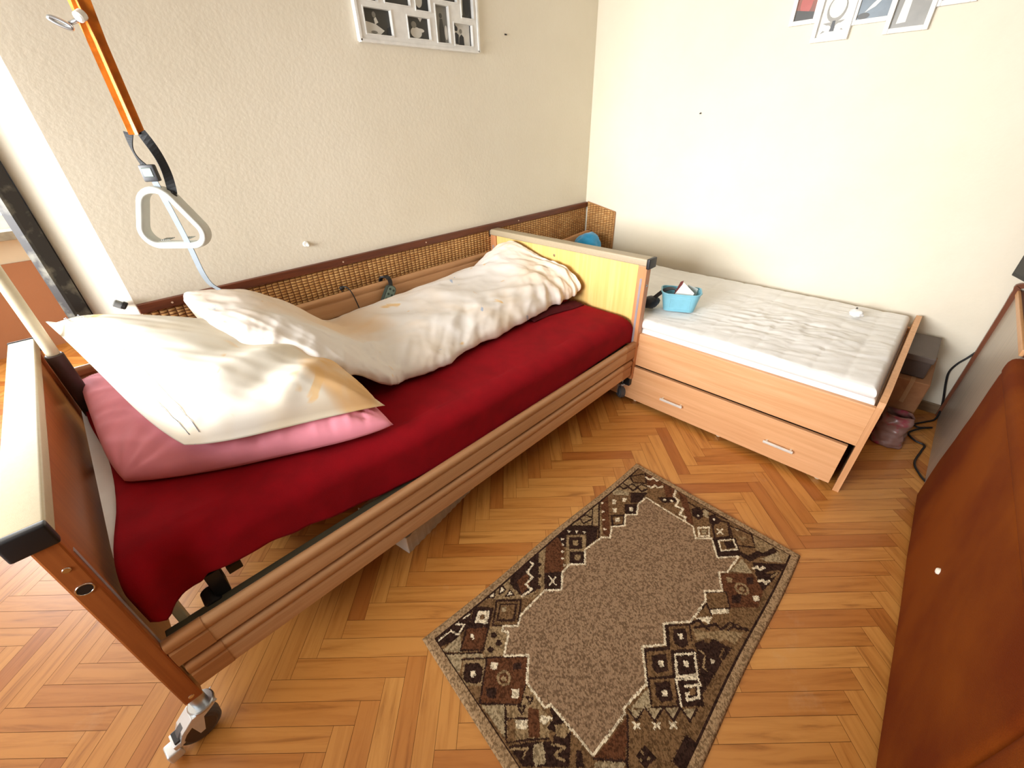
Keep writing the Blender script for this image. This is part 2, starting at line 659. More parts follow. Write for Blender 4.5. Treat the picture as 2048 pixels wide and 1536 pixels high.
# worn dark metal door jamb at the doorway beside the bed
m, t, b = new_mat('worn_black_jamb')
tc = t.nodes.new('ShaderNodeTexCoord')
n = t.nodes.new('ShaderNodeTexNoise')
n.inputs['Scale'].default_value = 18
n.inputs['Detail'].default_value = 8
t.links.new(tc.outputs['Object'], n.inputs['Vector'])
r = t.nodes.new('ShaderNodeValToRGB')
r.color_ramp.elements[0].position = 0.53
r.color_ramp.elements[1].position = 0.75
r.color_ramp.elements[0].color = lin((38, 32, 30))
r.color_ramp.elements[1].color = lin((140, 136, 120))
t.links.new(n.outputs['Fac'], r.inputs['Fac'])
t.links.new(r.outputs['Color'], b.inputs['Base Color'])
b.inputs['Roughness'].default_value = 0.5
M_JAMB = m
bm = BM()
prism(bm, [(-0.140, 2.10), (-0.120, 2.085), (-0.112, 2.095), (-0.078, 2.115), (-0.078, 2.23), (-0.140, 2.23)], 'z', 0, 2.6)
struct('trim_1', bm, M_JAMB)
bm = BM()
box(bm, XB - 0.014, XB, -2.2, 1.98, 0.0, 0.055, 0.003)
struct('baseboard_right', bm, wood('grey_brown_baseboard', (120, 96, 70), (140, 114, 84), 'y', 0.5, 60, 3))

# ------------------------------------------------------------------ woven mats on the wall above the bed
def weave_mat(name, ax):
    m, t, b = new_mat(name)
    N = t.nodes.new
    L = t.links.new
    tc = N('ShaderNodeTexCoord')
    sp = N('ShaderNodeSeparateXYZ')
    L(tc.outputs['Object'], sp.inputs[0])
    cb = N('ShaderNodeCombineXYZ')
    L(sp.outputs[ax], cb.inputs[0])
    L(sp.outputs[2], cb.inputs[1])
    ns = N('ShaderNodeTexNoise')
    ns.inputs['Scale'].default_value = 30
    ns.inputs['Detail'].default_value = 4
    L(tc.outputs['Object'], ns.inputs['Vector'])
    ma = N('ShaderNodeVectorMath')
    ma.operation = 'MULTIPLY_ADD'
    L(ns.outputs['Color'], ma.inputs[0])
    ma.inputs[1].default_value = (0.006, 0.006, 0)
    L(cb.outputs[0], ma.inputs[2])
    br = N('ShaderNodeTexBrick')
    br.offset = 0.0
    br.inputs['Scale'].default_value = 1.0
    br.inputs['Brick Width'].default_value = 0.026
    br.inputs['Row Height'].default_value = 0.0125
    br.inputs['Mortar Size'].default_value = 0.0030
    br.inputs['Mortar Smooth'].default_value = 0.8
    br.inputs['Color1'].default_value = lin((236, 190, 124))
    br.inputs['Color2'].default_value = lin((212, 158, 92))
    br.inputs['Mortar'].default_value = lin((138, 84, 38))
    L(ma.outputs[0], br.inputs['Vector'])
    n2 = N('ShaderNodeTexNoise')
    n2.inputs['Scale'].default_value = 5
    n2.inputs['Detail'].default_value = 5
    L(tc.outputs['Object'], n2.inputs['Vector'])
    r = N('ShaderNodeValToRGB')
    r.color_ramp.elements[0].position = 0.35
    r.color_ramp.elements[1].position = 0.65
    r.color_ramp.elements[0].color = (0.72, 0.66, 0.58, 1)
    r.color_ramp.elements[1].color = (1, 1, 1, 1)
    L(n2.outputs['Fac'], r.inputs['Fac'])
    mx = N('ShaderNodeMix')
    mx.data_type = 'RGBA'
    mx.blend_type = 'MULTIPLY'
    mx.inputs[0].default_value = 1
    L(br.outputs['Color'], mx.inputs[6])
    L(r.outputs['Color'], mx.inputs[7])
    L(mx.outputs[2], b.inputs['Base Color'])
    b.inputs['Roughness'].default_value = 0.6
    bp = N('ShaderNodeBump')
    bp.invert = True
    bp.inputs['Strength'].default_value = 0.9
    bp.inputs['Distance'].default_value = 0.004
    L(br.outputs['Fac'], bp.inputs['Height'])
    L(bp.outputs['Normal'], b.inputs['Normal'])
    return m

wp = thing('wall_panel', 'long woven straw mat panel with dark trim on the wall behind the red bed', 'wall mat', (1.46, YA, 0.30))
bm = BM()
def ripple(u, v):
    x = 0.056 + u * (2.872 - 0.056)
    z = 0.30 + v * 0.535
    return Vector((x, YA - 0.008 - 0.0035 * abs(math.sin(x * PI / 0.026)), z))
grid(bm, ripple, 880, 4)
box(bm, 0.056, 2.872, YA - 0.007, YA - 0.0005, 0.30, 0.835)
obj('woven_mat', bm, weave_mat('woven_straw', 0), wp)
bm = BM()
box(bm, 0.05, 2.874, YA - 0.024, YA - 0.0005, 0.828, 0.862, 0.003)
tr = obj('trim_strip', bm, M_TRIM, wp)
bm = BM()
for x in (0.155, 0.86, 1.352, 2.10):
    cyl(bm, (x, YA - 0.0245, 0.845), (0, 1, 0), 0.0038, 0.002, 10)
obj('nail_heads', bm, plain('pale_nail', (214, 180, 150), 0.4), tr)
wp2 = thing('wall_panel', 'short woven straw mat end piece on the right wall in the room corner', 'wall mat', (XB, 1.9, 0.30))
bm = BM()
prism(bm, [(1.776, 0.30), (YA - 0.026, 0.30), (YA - 0.026, 0.862), (1.776, 0.812)], 'x', XB - 0.010, XB - 0.0005)
obj('woven_mat', bm, weave_mat('woven_straw_side', 1), wp2)
bm = BM()
tube(bm, [(XB - 0.010, 1.776, 0.813), (XB - 0.010, YA - 0.026, 0.863)], 0.004, 8)
tube(bm, [(XB - 0.010, 1.776, 0.813), (XB - 0.010, 1.776, 0.30)], 0.004, 8)
obj('edge_binding', bm, plain('tan_binding', (170, 120, 70), 0.6), wp2)

# ------------------------------------------------------------------ small marks on the walls
bm = BM()
cyl(bm, (0.717, YA - 0.004, 0.955), (0, 1, 0), 0.013, 0.008, 14, 0.003)
cyl(bm, (0.722, YA - 0.012, 0.951), (0.3, 1, 0.2), 0.007, 0.012, 10, 0.002)
tag(obj('wall_plug', bm, M_WHITE, smooth=True, angle=40), 'small white plastic plug sticking out of the wall above the woven mat', 'wall plug')
for loc, lab in (((2.045, YA - 0.006, 1.80), 'tiny dark nail in the back wall right of the photo frame'),):
    bm = BM()
    cyl(bm, loc, (0, 1, 0.2), 0.0035, 0.014, 8)
    tag(obj('wall_nail', bm, M_BLACK), lab, 'nail')
bm = BM()
cyl(bm, (XB - 0.006, 1.265, 1.414), (1, 0, 0.2), 0.0035, 0.014, 8)
tag(obj('wall_nail', bm, M_BLACK), 'tiny dark nail in the right wall above the white mattress', 'nail')
bm = BM()
cyl(bm, (0.006, 2.035, 0.879), (0.75, -0.25, -0.62), 0.0135, 0.030, 18, 0.003)
h = thing('pipe_end', 'small grey capped pipe end poking out above the white pillow', 'pipe', (0.0, 2.035, 0.86))
obj('tube', bm, plain('grey_pipe', (120, 122, 120), 0.4), h, smooth=True, angle=40)
bm = BM()
cyl(bm, (0.018, 2.029, 0.873), (0.75, -0.25, -0.62), 0.0142, 0.016, 18, 0.003)
obj('end_cap', bm, M_BLACK, h, smooth=True, angle=40)
bm = BM()
tube(bm, [(0.004, 2.040, 0.878), (0.0, 2.075, 0.870)], 0.007, 10)
obj('bracket', bm, M_STEEL, h, smooth=True)

# ------------------------------------------------------------------ framed collages
M_FRW = plain('white_frame', (232, 231, 226), 0.4)
PH = [plain('photo_dark', (58, 56, 50), 0.35, 0, 0, 60, 0.3), plain('photo_mid', (128, 125, 116), 0.35, 0, 0, 60, 0.25),
      plain('photo_light', (214, 211, 202), 0.35), plain('photo_black', (26, 26, 28), 0.35), plain('photo_brown', (130, 76, 58), 0.35, 0, 0, 60, 0.3),
      plain('photo_blue', (110, 124, 134), 0.35, 0, 0, 60, 0.3), plain('photo_red', (176, 84, 74), 0.35)]

def picture(bm, wall, a0, a1, z0, z1, bgi, shapes, d):
    """a photo: flat print with its shapes; wall 'A' spans x, wall 'B' spans y (mirrored so left stays left)"""
    def P(u, v, k):
        if wall == 'A':
            return (a0 + u * (a1 - a0), d - k, z0 + v * (z1 - z0))
        return (d - k, a0 + u * (a1 - a0), z0 + v * (z1 - z0))
    f = bm.faces.new([bm.verts.new(P(u, v, 0)) for u, v in ((0, 0), (1, 0), (1, 1), (0, 1))])
    f.material_index = bgi
    k = 0.0002
    for mi, kind, *q in shapes:
        k += 0.0002
        if kind == 'e':
            cx, cy, rx, ry = q
            pts = [(cx + rx * math.cos(2 * PI * i / 20), cy + ry * math.sin(2 * PI * i / 20)) for i in range(20)]
        else:
            pts = q
        pts = [(min(1, max(0, u)), min(1, max(0, v))) for u, v in pts]
        f = bm.faces.new([bm.verts.new(P(u, v, k)) for u, v in pts])
        f.material_index = mi

def person_shapes(cx, s, body, face=2, hair=3):
    return [(body, 'p', (cx - 0.17 * s, 0), (cx + 0.17 * s, 0), (cx + 0.13 * s, 0.42 * s), (cx + 0.05 * s, 0.55 * s), (cx - 0.05 * s, 0.55 * s), (cx - 0.13 * s, 0.42 * s)),
            (hair, 'e', cx, 0.68 * s, 0.09 * s, 0.12 * s), (face, 'e', cx, 0.64 * s, 0.065 * s, 0.09 * s)]

pf = thing('collage_photo_frame', 'white rectangular multi-photo frame with black and white photos on the back wall', 'photo frame', (1.50, YA, 1.71))
FX0, FX1, FZ0, FZ1 = 1.166, 1.833, 1.710, 2.11
holes = [(1.200, 1.330, 1.736, 1.822), (1.414, 1.533, 1.738, 1.814), (1.574, 1.650, 1.733, 1.870), (1.678, 1.793, 1.731, 1.813),
         (1.205, 1.273, 1.845, 1.98), (1.310, 1.437, 1.847, 1.94), (1.467, 1.546, 1.839, 1.95), (1.732, 1.806, 1.838, 1.95), (1.606, 1.706, 1.888, 1.98),
         (1.30, 1.44, 1.965, 2.075), (1.47, 1.58, 1.975, 2.075), (1.60, 1.80, 2.0, 2.075), (1.2, 1.275, 2.0, 2.075)]
xs = sorted({FX0, FX1} | {h[0] for h in holes} | {h[1] for h in holes})
zs = sorted({FZ0, FZ1} | {h[2] for h in holes} | {h[3] for h in holes})
bm = BM()
for i in range(len(xs) - 1):
    for j in range(len(zs) - 1):
        cx, cz = (xs[i] + xs[i + 1]) / 2, (zs[j] + zs[j + 1]) / 2
        if not any(a < cx < b and c < cz < d for a, b, c, d in holes):
            box(bm, xs[i], xs[i + 1], YA - 0.020, YA - 0.001, zs[j], zs[j + 1])
bmesh.ops.remove_doubles(bm, verts=bm.verts, dist=1e-5)
for a, b, c, d in holes:   # raised lips round each opening
    for q in ((a - 0.004, a, c - 0.004, d + 0.004), (b, b + 0.004, c - 0.004, d + 0.004), (a, b, c - 0.004, c), (a, b, d, d + 0.004)):
        box(bm, q[0], q[1], YA - 0.024, YA - 0.019, q[2], q[3])
for q in ((FX0 - 0.004, FX0 + 0.006, FZ0, FZ1), (FX1 - 0.006, FX1 + 0.004, FZ0, FZ1), (FX0, FX1, FZ0 - 0.004, FZ0 + 0.006), (FX0, FX1, FZ1 - 0.006, FZ1 + 0.004)):
    box(bm, q[0], q[1], YA - 0.026, YA - 0.001, q[2], q[3])
obj('frame', bm, M_FRW, pf)
scenes = [
    (0, [(2, 'p', (0, 0), (0.55, 0), (0.75, 0.2), (0.45, 0.42), (0.1, 0.5), (0, 0.45)), (1, 'e', 0.42, 0.78, 0.07, 0.12), (2, 'p', (0.42, 0.4), (0.55, 0.5), (0.48, 0.7), (0.4, 0.62)), (3, 'p', (0.8, 0), (1, 0), (1, 0.4), (0.85, 0.3)), (1, 'e', 0.35, 0.1, 0.12, 0.06)]),
    (0, [(2, 'e', 0.42, 0.3, 0.26, 0.26), (1, 'e', 0.34, 0.66, 0.12, 0.16), (2, 'e', 0.6, 0.42, 0.2, 0.1), (2, 'p', (0.55, 1), (0.75, 1), (0.65, 0.82))]),
    (1, [(0, 'p', (0.3, 0), (0.75, 0), (0.7, 0.4), (0.62, 0.66), (0.42, 0.66), (0.33, 0.4)), (0, 'e', 0.5, 0.74, 0.12, 0.07), (2, 'e', 0.85, 0.3, 0.12, 0.2)]),
    (2, [(3, 'p', (0.02, 0.1), (0.3, 0.05), (0.34, 0.5), (0.2, 0.62), (0.02, 0.5)), (3, 'e', 0.2, 0.78, 0.09, 0.12), (3, 'p', (0.3, 0), (0.62, 0), (0.6, 0.42), (0.48, 0.55), (0.36, 0.4)), (1, 'e', 0.45, 0.68, 0.08, 0.11), (3, 'p', (0, 0.82), (0.2, 0.9), (0.15, 1), (0, 1)), (3, 'p', (0.95, 0), (1, 0), (1, 1), (0.95, 1))]),
    (0, person_shapes(0.5, 0.9, 1)), (1, [(0, 'p', (0, 0), (1, 0), (1, 0.25), (0.5, 0.4), (0, 0.3))]), (3, [(2, 'e', 0.35, 0.35, 0.25, 0.25), (1, 'e', 0.35, 0.7, 0.14, 0.14)]),
    (0, [(2, 'p', (0.1, 0.1), (0.25, 0.1), (0.3, 0.8), (0.15, 0.8)), (3, 'e', 0.6, 0.5, 0.25, 0.4)]), (0, person_shapes(0.5, 0.9, 3)),
    (0, person_shapes(0.4, 0.9, 2)), (1, person_shapes(0.5, 0.9, 3)), (0, person_shapes(0.3, 0.9, 2)), (1, person_shapes(0.5, 0.9, 0))]
for h, (bi, sh) in zip(holes, scenes):
    bm = BM()
    picture(bm, 'A', h[0], h[1], h[2], h[3], bi, sh, YA - 0.006)
    o = obj('photo', bm, PH, pf)

pb = thing('stepped_photo_frame', 'white stepped photo collage frame on the right wall above the white mattress', 'photo frame', (XB, 0.55, 1.68))
secs = [(0.778, 0.897, 1.759, 1.93, 0.020), (0.630, 0.781, 1.683, 1.88, 0.026), (0.486, 0.636, 1.731, 1.88, 0.018), (0.346, 0.500, 1.683, 1.87, 0.026), (0.225, 0.352, 1.755, 1.90, 0.018),
        (0.86, 1.05, 1.893, 2.06, 0.018), (0.60, 0.80, 1.88, 2.08, 0.018), (0.38, 0.60, 1.87, 2.05, 0.018)]
bsc = [(4, [(6, 'e', 0.45, 0.45, 0.3, 0.3), (6, 'e', 0.75, 0.7, 0.15, 0.2), (0, 'p', (0, 0), (1, 0), (1, 0.2), (0, 0.3))]),
       (2, [(1, 'e', 0.5, 0.62, 0.34, 0.3), (2, 'e', 0.5, 0.66, 0.28, 0.24), (1, 'p', (0.12, 0.32), (0.88, 0.36), (0.7, 0.28), (0.9, 0.12), (0.5, 0.2), (0.1, 0.08), (0.3, 0.26)), (3, 'p', (0.42, 0.12), (0.58, 0.12), (0.55, 0.36), (0.45, 0.36)), (2, 'e', 0.3, 0.2, 0.14, 0.07), (2, 'e', 0.72, 0.22, 0.14, 0.08)]),
       (5, [(2, 'p', (0.2, 0.2), (0.5, 0.35), (0.85, 0.75), (0.7, 0.75), (0.4, 0.45)), (0, 'e', 0.2, 0.1, 0.2, 0.1)]),
       (1, [(2, 'p', (0.15, 0.1), (0.42, 0.12), (0.4, 0.75), (0.2, 0.75)), (0, 'e', 0.75, 0.85, 0.2, 0.12)]),
       (1, person_shapes(0.5, 0.9, 0)), (1, person_shapes(0.5, 0.8, 2)), (0, person_shapes(0.5, 0.9, 2)), (5, person_shapes(0.4, 0.8, 2))]
for (a, b, c, d, t_), (bi, sh) in zip(secs, bsc):
    bm = BM()
    e = 0.018
    for q in ((a, a + e, c, d), (b - e, b, c, d), (a + e, b - e, c, c + e), (a + e, b - e, d - e, d)):
        box(bm, XB - t_, XB - 0.001, q[0], q[1], q[2], q[3], 0.002)
    box(bm, XB - 0.006, XB - 0.001, a + e, b - e, c + e, d - e)
    fs = obj('frame_section', bm, M_FRW, pb)
    bm = BM()
    picture(bm, 'B', b - e, a + e, c + e, d - e, bi, sh, XB - 0.008)
    obj('photo', bm, PH, fs)

# ------------------------------------------------------------------ care bed
bed = thing('hospital_bed', 'wooden care bed on casters with slatted side rails and a red blanket over it', 'bed', (0.80, 1.49, 0))

def rail_profile(y, z0, z1, out):
    """plank section in (y,z): round nose on top, groove below, flat body; out = -1 faces the room side"""
    t = 0.011
    pts = []
    for i in range(9):
        a = PI * i / 8
        pts.append((y + math.cos(a) * 0.015, z1 - 0.015 + math.sin(a) * 0.015))
    L = [(0.015, -0.015), (0.014, -0.026), (0.009, -0.032), (0.0085, -0.036), (0.012, -0.041), (0.012, -(z1 - z0) + 0.005), (0.008, -(z1 - z0))]
    lo = [(y - a, z1 + b) for a, b in L[1:]]
    hi = [(y + a, z1 + b) for a, b in L[1:]][::-1]
    return pts + lo + hi

def plank(x0, x1, y, z0, z1):
    bm = BM()
    prism(bm, rail_profile(y, z0, z1, -1), 'x', x0, x1)
    o = obj('side_rail', bm, M_RAIL, bed, smooth=True, angle=35)
    for a, b in ((x0 - 0.006, x0 + 0.075), (x1 - 0.075, x1 + 0.006)):
        bm = BM()
        pr = rail_profile(y, z0, z1, -1)
        cy, cz = y, (z0 + z1) / 2
        prism(bm, [(cy + (p - cy) * 1.10, cz + (q - cz) * 1.02) for p, q in pr], 'x', a, b)
        obj('rail_end_sleeve', bm, M_RAILD, o, smooth=True, angle=35)
    return o
M_RAILD = wood('beech_rail_end', (160, 108, 64), (176, 122, 76), 'x', 0.4, 50, 3)
YN, YF = 0.948, 1.990
plank(-0.236, 1.840, YN, 0.305, 0.398)
plank(-0.230, 1.825, YN, 0.198, 0.293)
plank(-0.225, 1.835, YF, 0.605, 0.715)
plank(-0.215, 1.825, YF, 0.485, 0.590)

def end_board(name, x0, x1, inner, mp, mpost, mcap):
    """x0..x1 post depth; inner = +1 when the bed lies on the +x side"""
    xm = (x0 + x1) / 2
    bm = BM()
    box(bm, xm - 0.010, xm + 0.010, 0.98, 2.0, 0.22, 0.797, 0.001)
    o = obj(name, bm, mp, bed)
    for y0, y1 in ((0.937, 0.985), (1.992, 2.040)):
        bm = BM()
        box(bm, x0, x1, y0, y1, 0.165, 0.797, 0.004)
        p = obj('post', bm, mpost, o)
        fx = x1 if inner > 0 else x0
        ym = (y0 + y1) / 2 
        bm = BM()   # guide slot for the rails
        box(bm, fx - 0.001, fx + 0.001, ym - 0.006, ym + 0.006, 0.24, 0.735, 0.0)
        obj('rail_guide', bm, plain('guide_grey', (150, 140, 142), 0.4), o)
        bm = BM()
        fy = y0 if y0 < 1.5 else y1
        bm.free()
        for z in (0.70, 0.20) if inner < 0 else (0.715, 0.185):
            bm = BM()
            cyl(bm, (xm, fy, z), (0, 1, 0), 0.0065, 0.003, 16, 0.001)
            obj('bolt', bm, M_CHROME, o, smooth=True, angle=40)
    bm = BM()
    a, b = (x0 - 0.020, x1 + 0.004) if inner > 0 else (x0 - 0.004, x1 + 0.020)
    box(bm, a, b, 0.940, 2.042, 0.797, 0.832, 0.006, 3)
    c = obj('top_cap', bm, mcap, o, smooth=True, angle=40)
    for y0, y1 in ((0.924, 0.942), (2.040, 2.048)):
        bm = BM()
        box(bm, a - 0.001, b + 0.001, y0, y1, 0.785, 0.834, 0.005, 3)
        obj('end_cap', bm, M_BLACK, c, smooth=True, angle=40)
    return o
hb = end_board('headboard', -0.283, -0.243, 1, M_HEAD, M_HEAD, M_CAP)
M_CAPF = plain('taupe_cap_laminate', (172, 156, 128), 0.4, 0, 0.1, 900, 0.04)
fb = end_board('footboard', 1.850, 1.892, -1, M_PANEL, M_POST, M_CAPF)
bm = BM()
cyl(bm, (-0.263, 0.9365, 0.655), (0, 1, 0), 0.012, 0.002, 20)
obj('bolt_hole', bm, M_BLACK, hb)
bm = BM()
tube(bm, [(-0.263 + 0.013 * math.cos(a), 0.936, 0.655 + 0.013 * math.sin(a)) for a in [2 * PI * i / 24 for i in range(24)]], 0.0014, 6, closed=True)
obj('bolt_ring', bm, M_CHROME, hb, smooth=True)
bm = BM()
cyl(bm, (1.8605, 1.52, 0.752), (1, 0, 0), 0.008, 0.003, 18, 0.001)
obj('panel_screw', bm, M_CHROME, fb, smooth=True, angle=40)

# frame under the mattress
bm = BM()
for y in (0.990, 1.925):
    box(bm, -0.235, 1.845, y - 0.013, y + 0.013, 0.335, 0.372, 0.003)
for x in (-0.06, 0.62, 1.30, 1.70):
    box(bm, x - 0.018, x + 0.018, 1.08, 1.915, 0.345, 0.372, 0.002)
box(bm, -0.2, 1.82, 1.14, 1.17, 0.372, 0.395, 0.002)
box(bm, -0.2, 1.82, 1.80, 1.83, 0.372, 0.395, 0.002)
fr = obj('bed_frame', bm, M_FRAME, bed)
bm = BM()
cyl(bm, (-0.128, 1.02, 0.365), (0, 1, 0.2), 0.022, 0.05, 20, 0.003)
box(bm, -0.12, -0.085, 1.0, 1.06, 0.372, 0.46, 0.003)
obj('rail_catch', bm, M_BLACK, fr, smooth=True, angle=40)
bm = BM()
box(bm, -0.205, -0.185, 1.0, 1.03, 0.25, 0.44, 0.003)
obj('bracket', bm, plain('cream_steel', (200, 192, 160), 0.4, 0.2), fr)
# one slat row under the mattress
for i in range(12):
    x = -0.12 + i * 0.165
    bm = BM()
    box(bm, x - 0.027, x + 0.027, 1.10, 1.90, 0.395, 0.404, 0.003)
    obj('slat', bm, M_RAIL, fr)

M_WHEEL = plain('dark_wheel', (72, 58, 50), 0.35)
M_TYRE = plain('grey_tyre', (92, 90, 90), 0.6)
M_BLUE = plain('blue_grey_plastic', (92, 104, 116), 0.45)
M_ZW = plain('bright_zinc', (226, 230, 232), 0.35, 0.55)
def caster(x, y, yaw, r=0.05, wheel=None, full=True):
    R = Matrix.Rotation(yaw, 3, 'Z')
    def W(p):
        return R @ Vector(p) + Vector((x, y, 0))
    bm = BM()
    cyl(bm, W((0, 0, 0.138)), (0, 0, 1), 0.017, 0.055, 24, 0.002)
    cyl(bm, W((0, 0, 0.116)), (0, 0, 1), 0.031, 0.012, 28, 0.003)
    c = obj('caster', bm, M_STEEL, bed, smooth=True, angle=40)
    # fork: sheet housing sweeping back and down
    bm = BM()
    pr = [(0.030, 0.112), (-0.030, 0.112), (-0.062, 0.085), (-0.078, 0.055), (-0.074, 0.052), (-0.056, 0.076), (-0.040, 0.086), (-0.036, 0.042), (-0.024, 0.042), (-0.010, 0.090), (0.012, 0.100)]
    for s in (-1, 1):
        vs0 = len(bm.verts)
        fs = prism(bm, [(p[0], p[1]) for p in pr], 'y', s * 0.022 - 0.0012, s * 0.022 + 0.0012)
    box(bm, -0.032, 0.028, -0.022, 0.022, 0.108, 0.1125, 0.001)
    g = [(-0.030, 0.1115), (-0.062, 0.0855), (-0.078, 0.056)]
    for (a, b), (c2, d2) in zip(g, g[1:]):
        q = [bm.verts.new(v) for v in ((a, -0.0225, b), (a, 0.0225, b), (c2, 0.0225, d2), (c2, -0.0225, d2))]
        q2 = [bm.verts.new((v.co.x, v.co.y, v.co.z + 0.0018)) for v in q]
        bm.faces.new(q[::-1])
        bm.faces.new(q2)
        for i in range(4):
            bm.faces.new((q[i], q[(i + 1) % 4], q2[(i + 1) % 4], q2[i]))
    for v in bm.verts:
        v.co = W(v.co)
    obj('fork', bm, M_ZW, c, smooth=True, angle=30)
    bm = BM()
    cyl(bm, W((-0.030, 0, r)), R @ Vector((0, 1, 0)), r, 0.030, 40, 0.005)
    obj('wheel', bm, M_TYRE, c, smooth=True, angle=40)
    bm = BM()
    cyl(bm, W((-0.030, 0, r)), R @ Vector((0, 1, 0)), r * 0.80, 0.040, 36, 0.005)
    obj('hub', bm, wheel or M_WHEEL, c, smooth=True, angle=40)
    bm = BM()
    box(bm, -0.090, -0.066, -0.021, 0.021, 0.050, 0.066, 0.003)
    box(bm, -0.112, -0.080, -0.0205, 0.0205, 0.012, 0.046, 0.006, 3)
    for v in bm.verts:
        v.co = W(v.co)
    obj('brake_pedal', bm, M_ZW, c, smooth=True, angle=40)
    bm = BM()
    box(bm, -0.084, -0.062, -0.018, 0.018, 0.066, 0.072, 0.002)
    for v in bm.verts:
        v.co = W(v.co)
    obj('brake_shaft', bm, M_BLACK, c)
    return c
caster(-0.263, 0.956, 0.10)
caster(1.871, 0.990, PI + 0.9, wheel=M_BLUE)
caster(-0.263, 2.000, 0.3)
caster(1.871, 1.985, PI - 0.4, wheel=M_BLUE)
bm = BM()   # black post foot next to the far caster
box(bm, 1.848, 1.890, 0.942, 0.982, 0.120, 0.167, 0.003)
obj('post_foot', bm, M_BLACK, fb)

# lifting pole: vertical tube, bending over the pillow out of the top of the photo
pts = smooth_path([(-0.203, 1.86, 0.86), (-0.203, 1.86, 1.3), (-0.205, 1.86, 1.75), (-0.17, 1.82, 1.98), (-0.02, 1.64, 2.17), (0.20, 1.45, 2.26), (0.30, 1.38, 2.28)], 8)
pts = [Vector((-0.203, 1.86, 0.78))] + pts
bm = BM()
tube(bm, pts, 0.0165, 20)
lp = obj('lifting_pole', bm, plain('cream_enamel_tube', (205, 194, 166), 0.35), bed, smooth=True)
bm = BM()
cyl(bm, (-0.203, 1.86, 0.62), (0, 0, 1), 0.023, 0.40, 22, 0.003)
obj('pole_socket', bm, plain('dark_brown_socket', (60, 44, 38), 0.5), lp, smooth=True, angle=40)
bm = BM()
cyl(bm, (0.198, 1.452, 2.262), (1, -0.85, 0.05), 0.024, 0.03, 20, 0.003)
obj('strap_stop', bm, M_BLACK, lp, smooth=True, angle=40)

# ------------------------------------------------------------------ mattress and red blanket
def ztop(x):
    return interp(x, (-0.22, 0.45, 0.9, 1.86), (0.605, 0.555, 0.540, 0.528))
bm = BM()
def mt(x, y, top):
    e = min(1.0, max(0.0, (y - 1.035) / 0.05), max(0.0, (1.945 - y) / 0.05))
    return (ztop(x) - 0.012) - 0.03 * (1 - e) ** 2 if top else (ztop(x) - 0.125)
xs = [-0.233 + i * (1.842 + 0.233) / 40 for i in range(41)]
ys = [1.035 + i * 0.91 / 24 for i in range(25)]
T = [[bm.verts.new((x, y, mt(x, y, True))) for y in ys] for x in xs]
B = [[bm.verts.new((x, y, mt(x, y, False))) for y in ys] for x in xs]
for i in range(40):
    for j in range(24):
        bm.faces.new((T[i][j], T[i][j + 1], T[i + 1][j + 1], T[i + 1][j]))
        bm.faces.new((B[i][j], B[i + 1][j], B[i + 1][j + 1], B[i][j + 1]))
for i in range(40):
    for j in (0, 24):
        bm.faces.new((T[i][j], T[i + 1][j], B[i + 1][j], B[i][j]))
for j in range(24):
    for i in (0, 40):
        bm.faces.new((T[i][j], T[i][j + 1], B[i][j + 1], B[i][j]))
tag(obj('mattress', bm, M_TICK, None, smooth=True, angle=45), 'white mattress of the care bed, almost hidden under the red blanket', 'mattress')

HX = (-0.225, -0.205, -0.186, -0.165, -0.142, -0.109, -0.085, 0.035, 0.12, 0.251, 0.40, 0.60, 1.0, 1.84)
HZ = (0.480, 0.455, 0.428, 0.440, 0.448, 0.452, 0.474, 0.466, 0.445, 0.412, 0.388, 0.375, 0.370, 0.400)
def blanket(u, v):
    x = -0.205 + u * (1.846 + 0.205)
    zt = ztop(x)
    left = (1 - u) ** 14
    yf, yn = 1.948, interp(x, (0.25, 0.60), (0.992, 0.972))
    flat = yf - yn - 0.075
    hem = interp(x, HX, HZ)
    drop = zt - hem
    total = flat + 0.118 + max(0.02, drop - 0.050)
    s = v * total
    if s < flat:
        y = yf - s
        z = zt
        z += 0.006 * fbm((x * 2.2, y * 2.6, 1.0)) + 0.003 * fbm((x * 7, y * 6, 4.0))
        if s < 0.04:
            z -= 0.03 * (1 - s / 0.04) ** 2
    else:
        q = s - flat
        if q < 0.118:
            a = q / 0.118 * PI / 2
            y = yn + 0.075 - 0.075 * math.sin(a)
            z = zt - 0.050 * (1 - math.cos(a))
        else:
            y = yn
            z = zt - 0.050 - (q - 0.118)
        h = min(1.0, q / 0.12)
        free = interp(x, (-0.2, 0.3, 0.5), (1, 1, 0.15))
        y += -free * h * (0.007 * math.sin(x * 11 + 0.6) + 0.010 * fbm((x * 4.5, z * 2, 9.0)))
        # long fold at the head corner
        fx = x - (-0.195 + 0.06 * (hem + 0.03 - z) * -1)
        y -= 0.030 * h * math.exp(-(fx / 0.022) ** 2)
        y += 0.016 * h * math.exp(-((fx - 0.07) / 0.05) ** 2)
    # wavy edge at the head end
    k = (1 - u) ** 8
    x += k * (-0.012 * math.sin(y * 7.5 + 0.4) - 0.014 * (y < 1.2) * (1.2 - y) / 0.2)
    if y > 1.70:
        x -= k * 0.0
    e = max(0, (u - 0.975) / 0.025)
    z -= 0.022 * e * e
    return Vector((x, y, z))
bm = BM()
grid(bm, blanket, 260, 130)
bk = obj('red_blanket', bm, M_RED, None, smooth=True)
md = bk.modifiers.new('thickness', 'SOLIDIFY')
md.thickness = 0.006
md.offset = 1
tag(bk, 'dark red blanket spread over the mattress and hanging over the side rail', 'blanket')

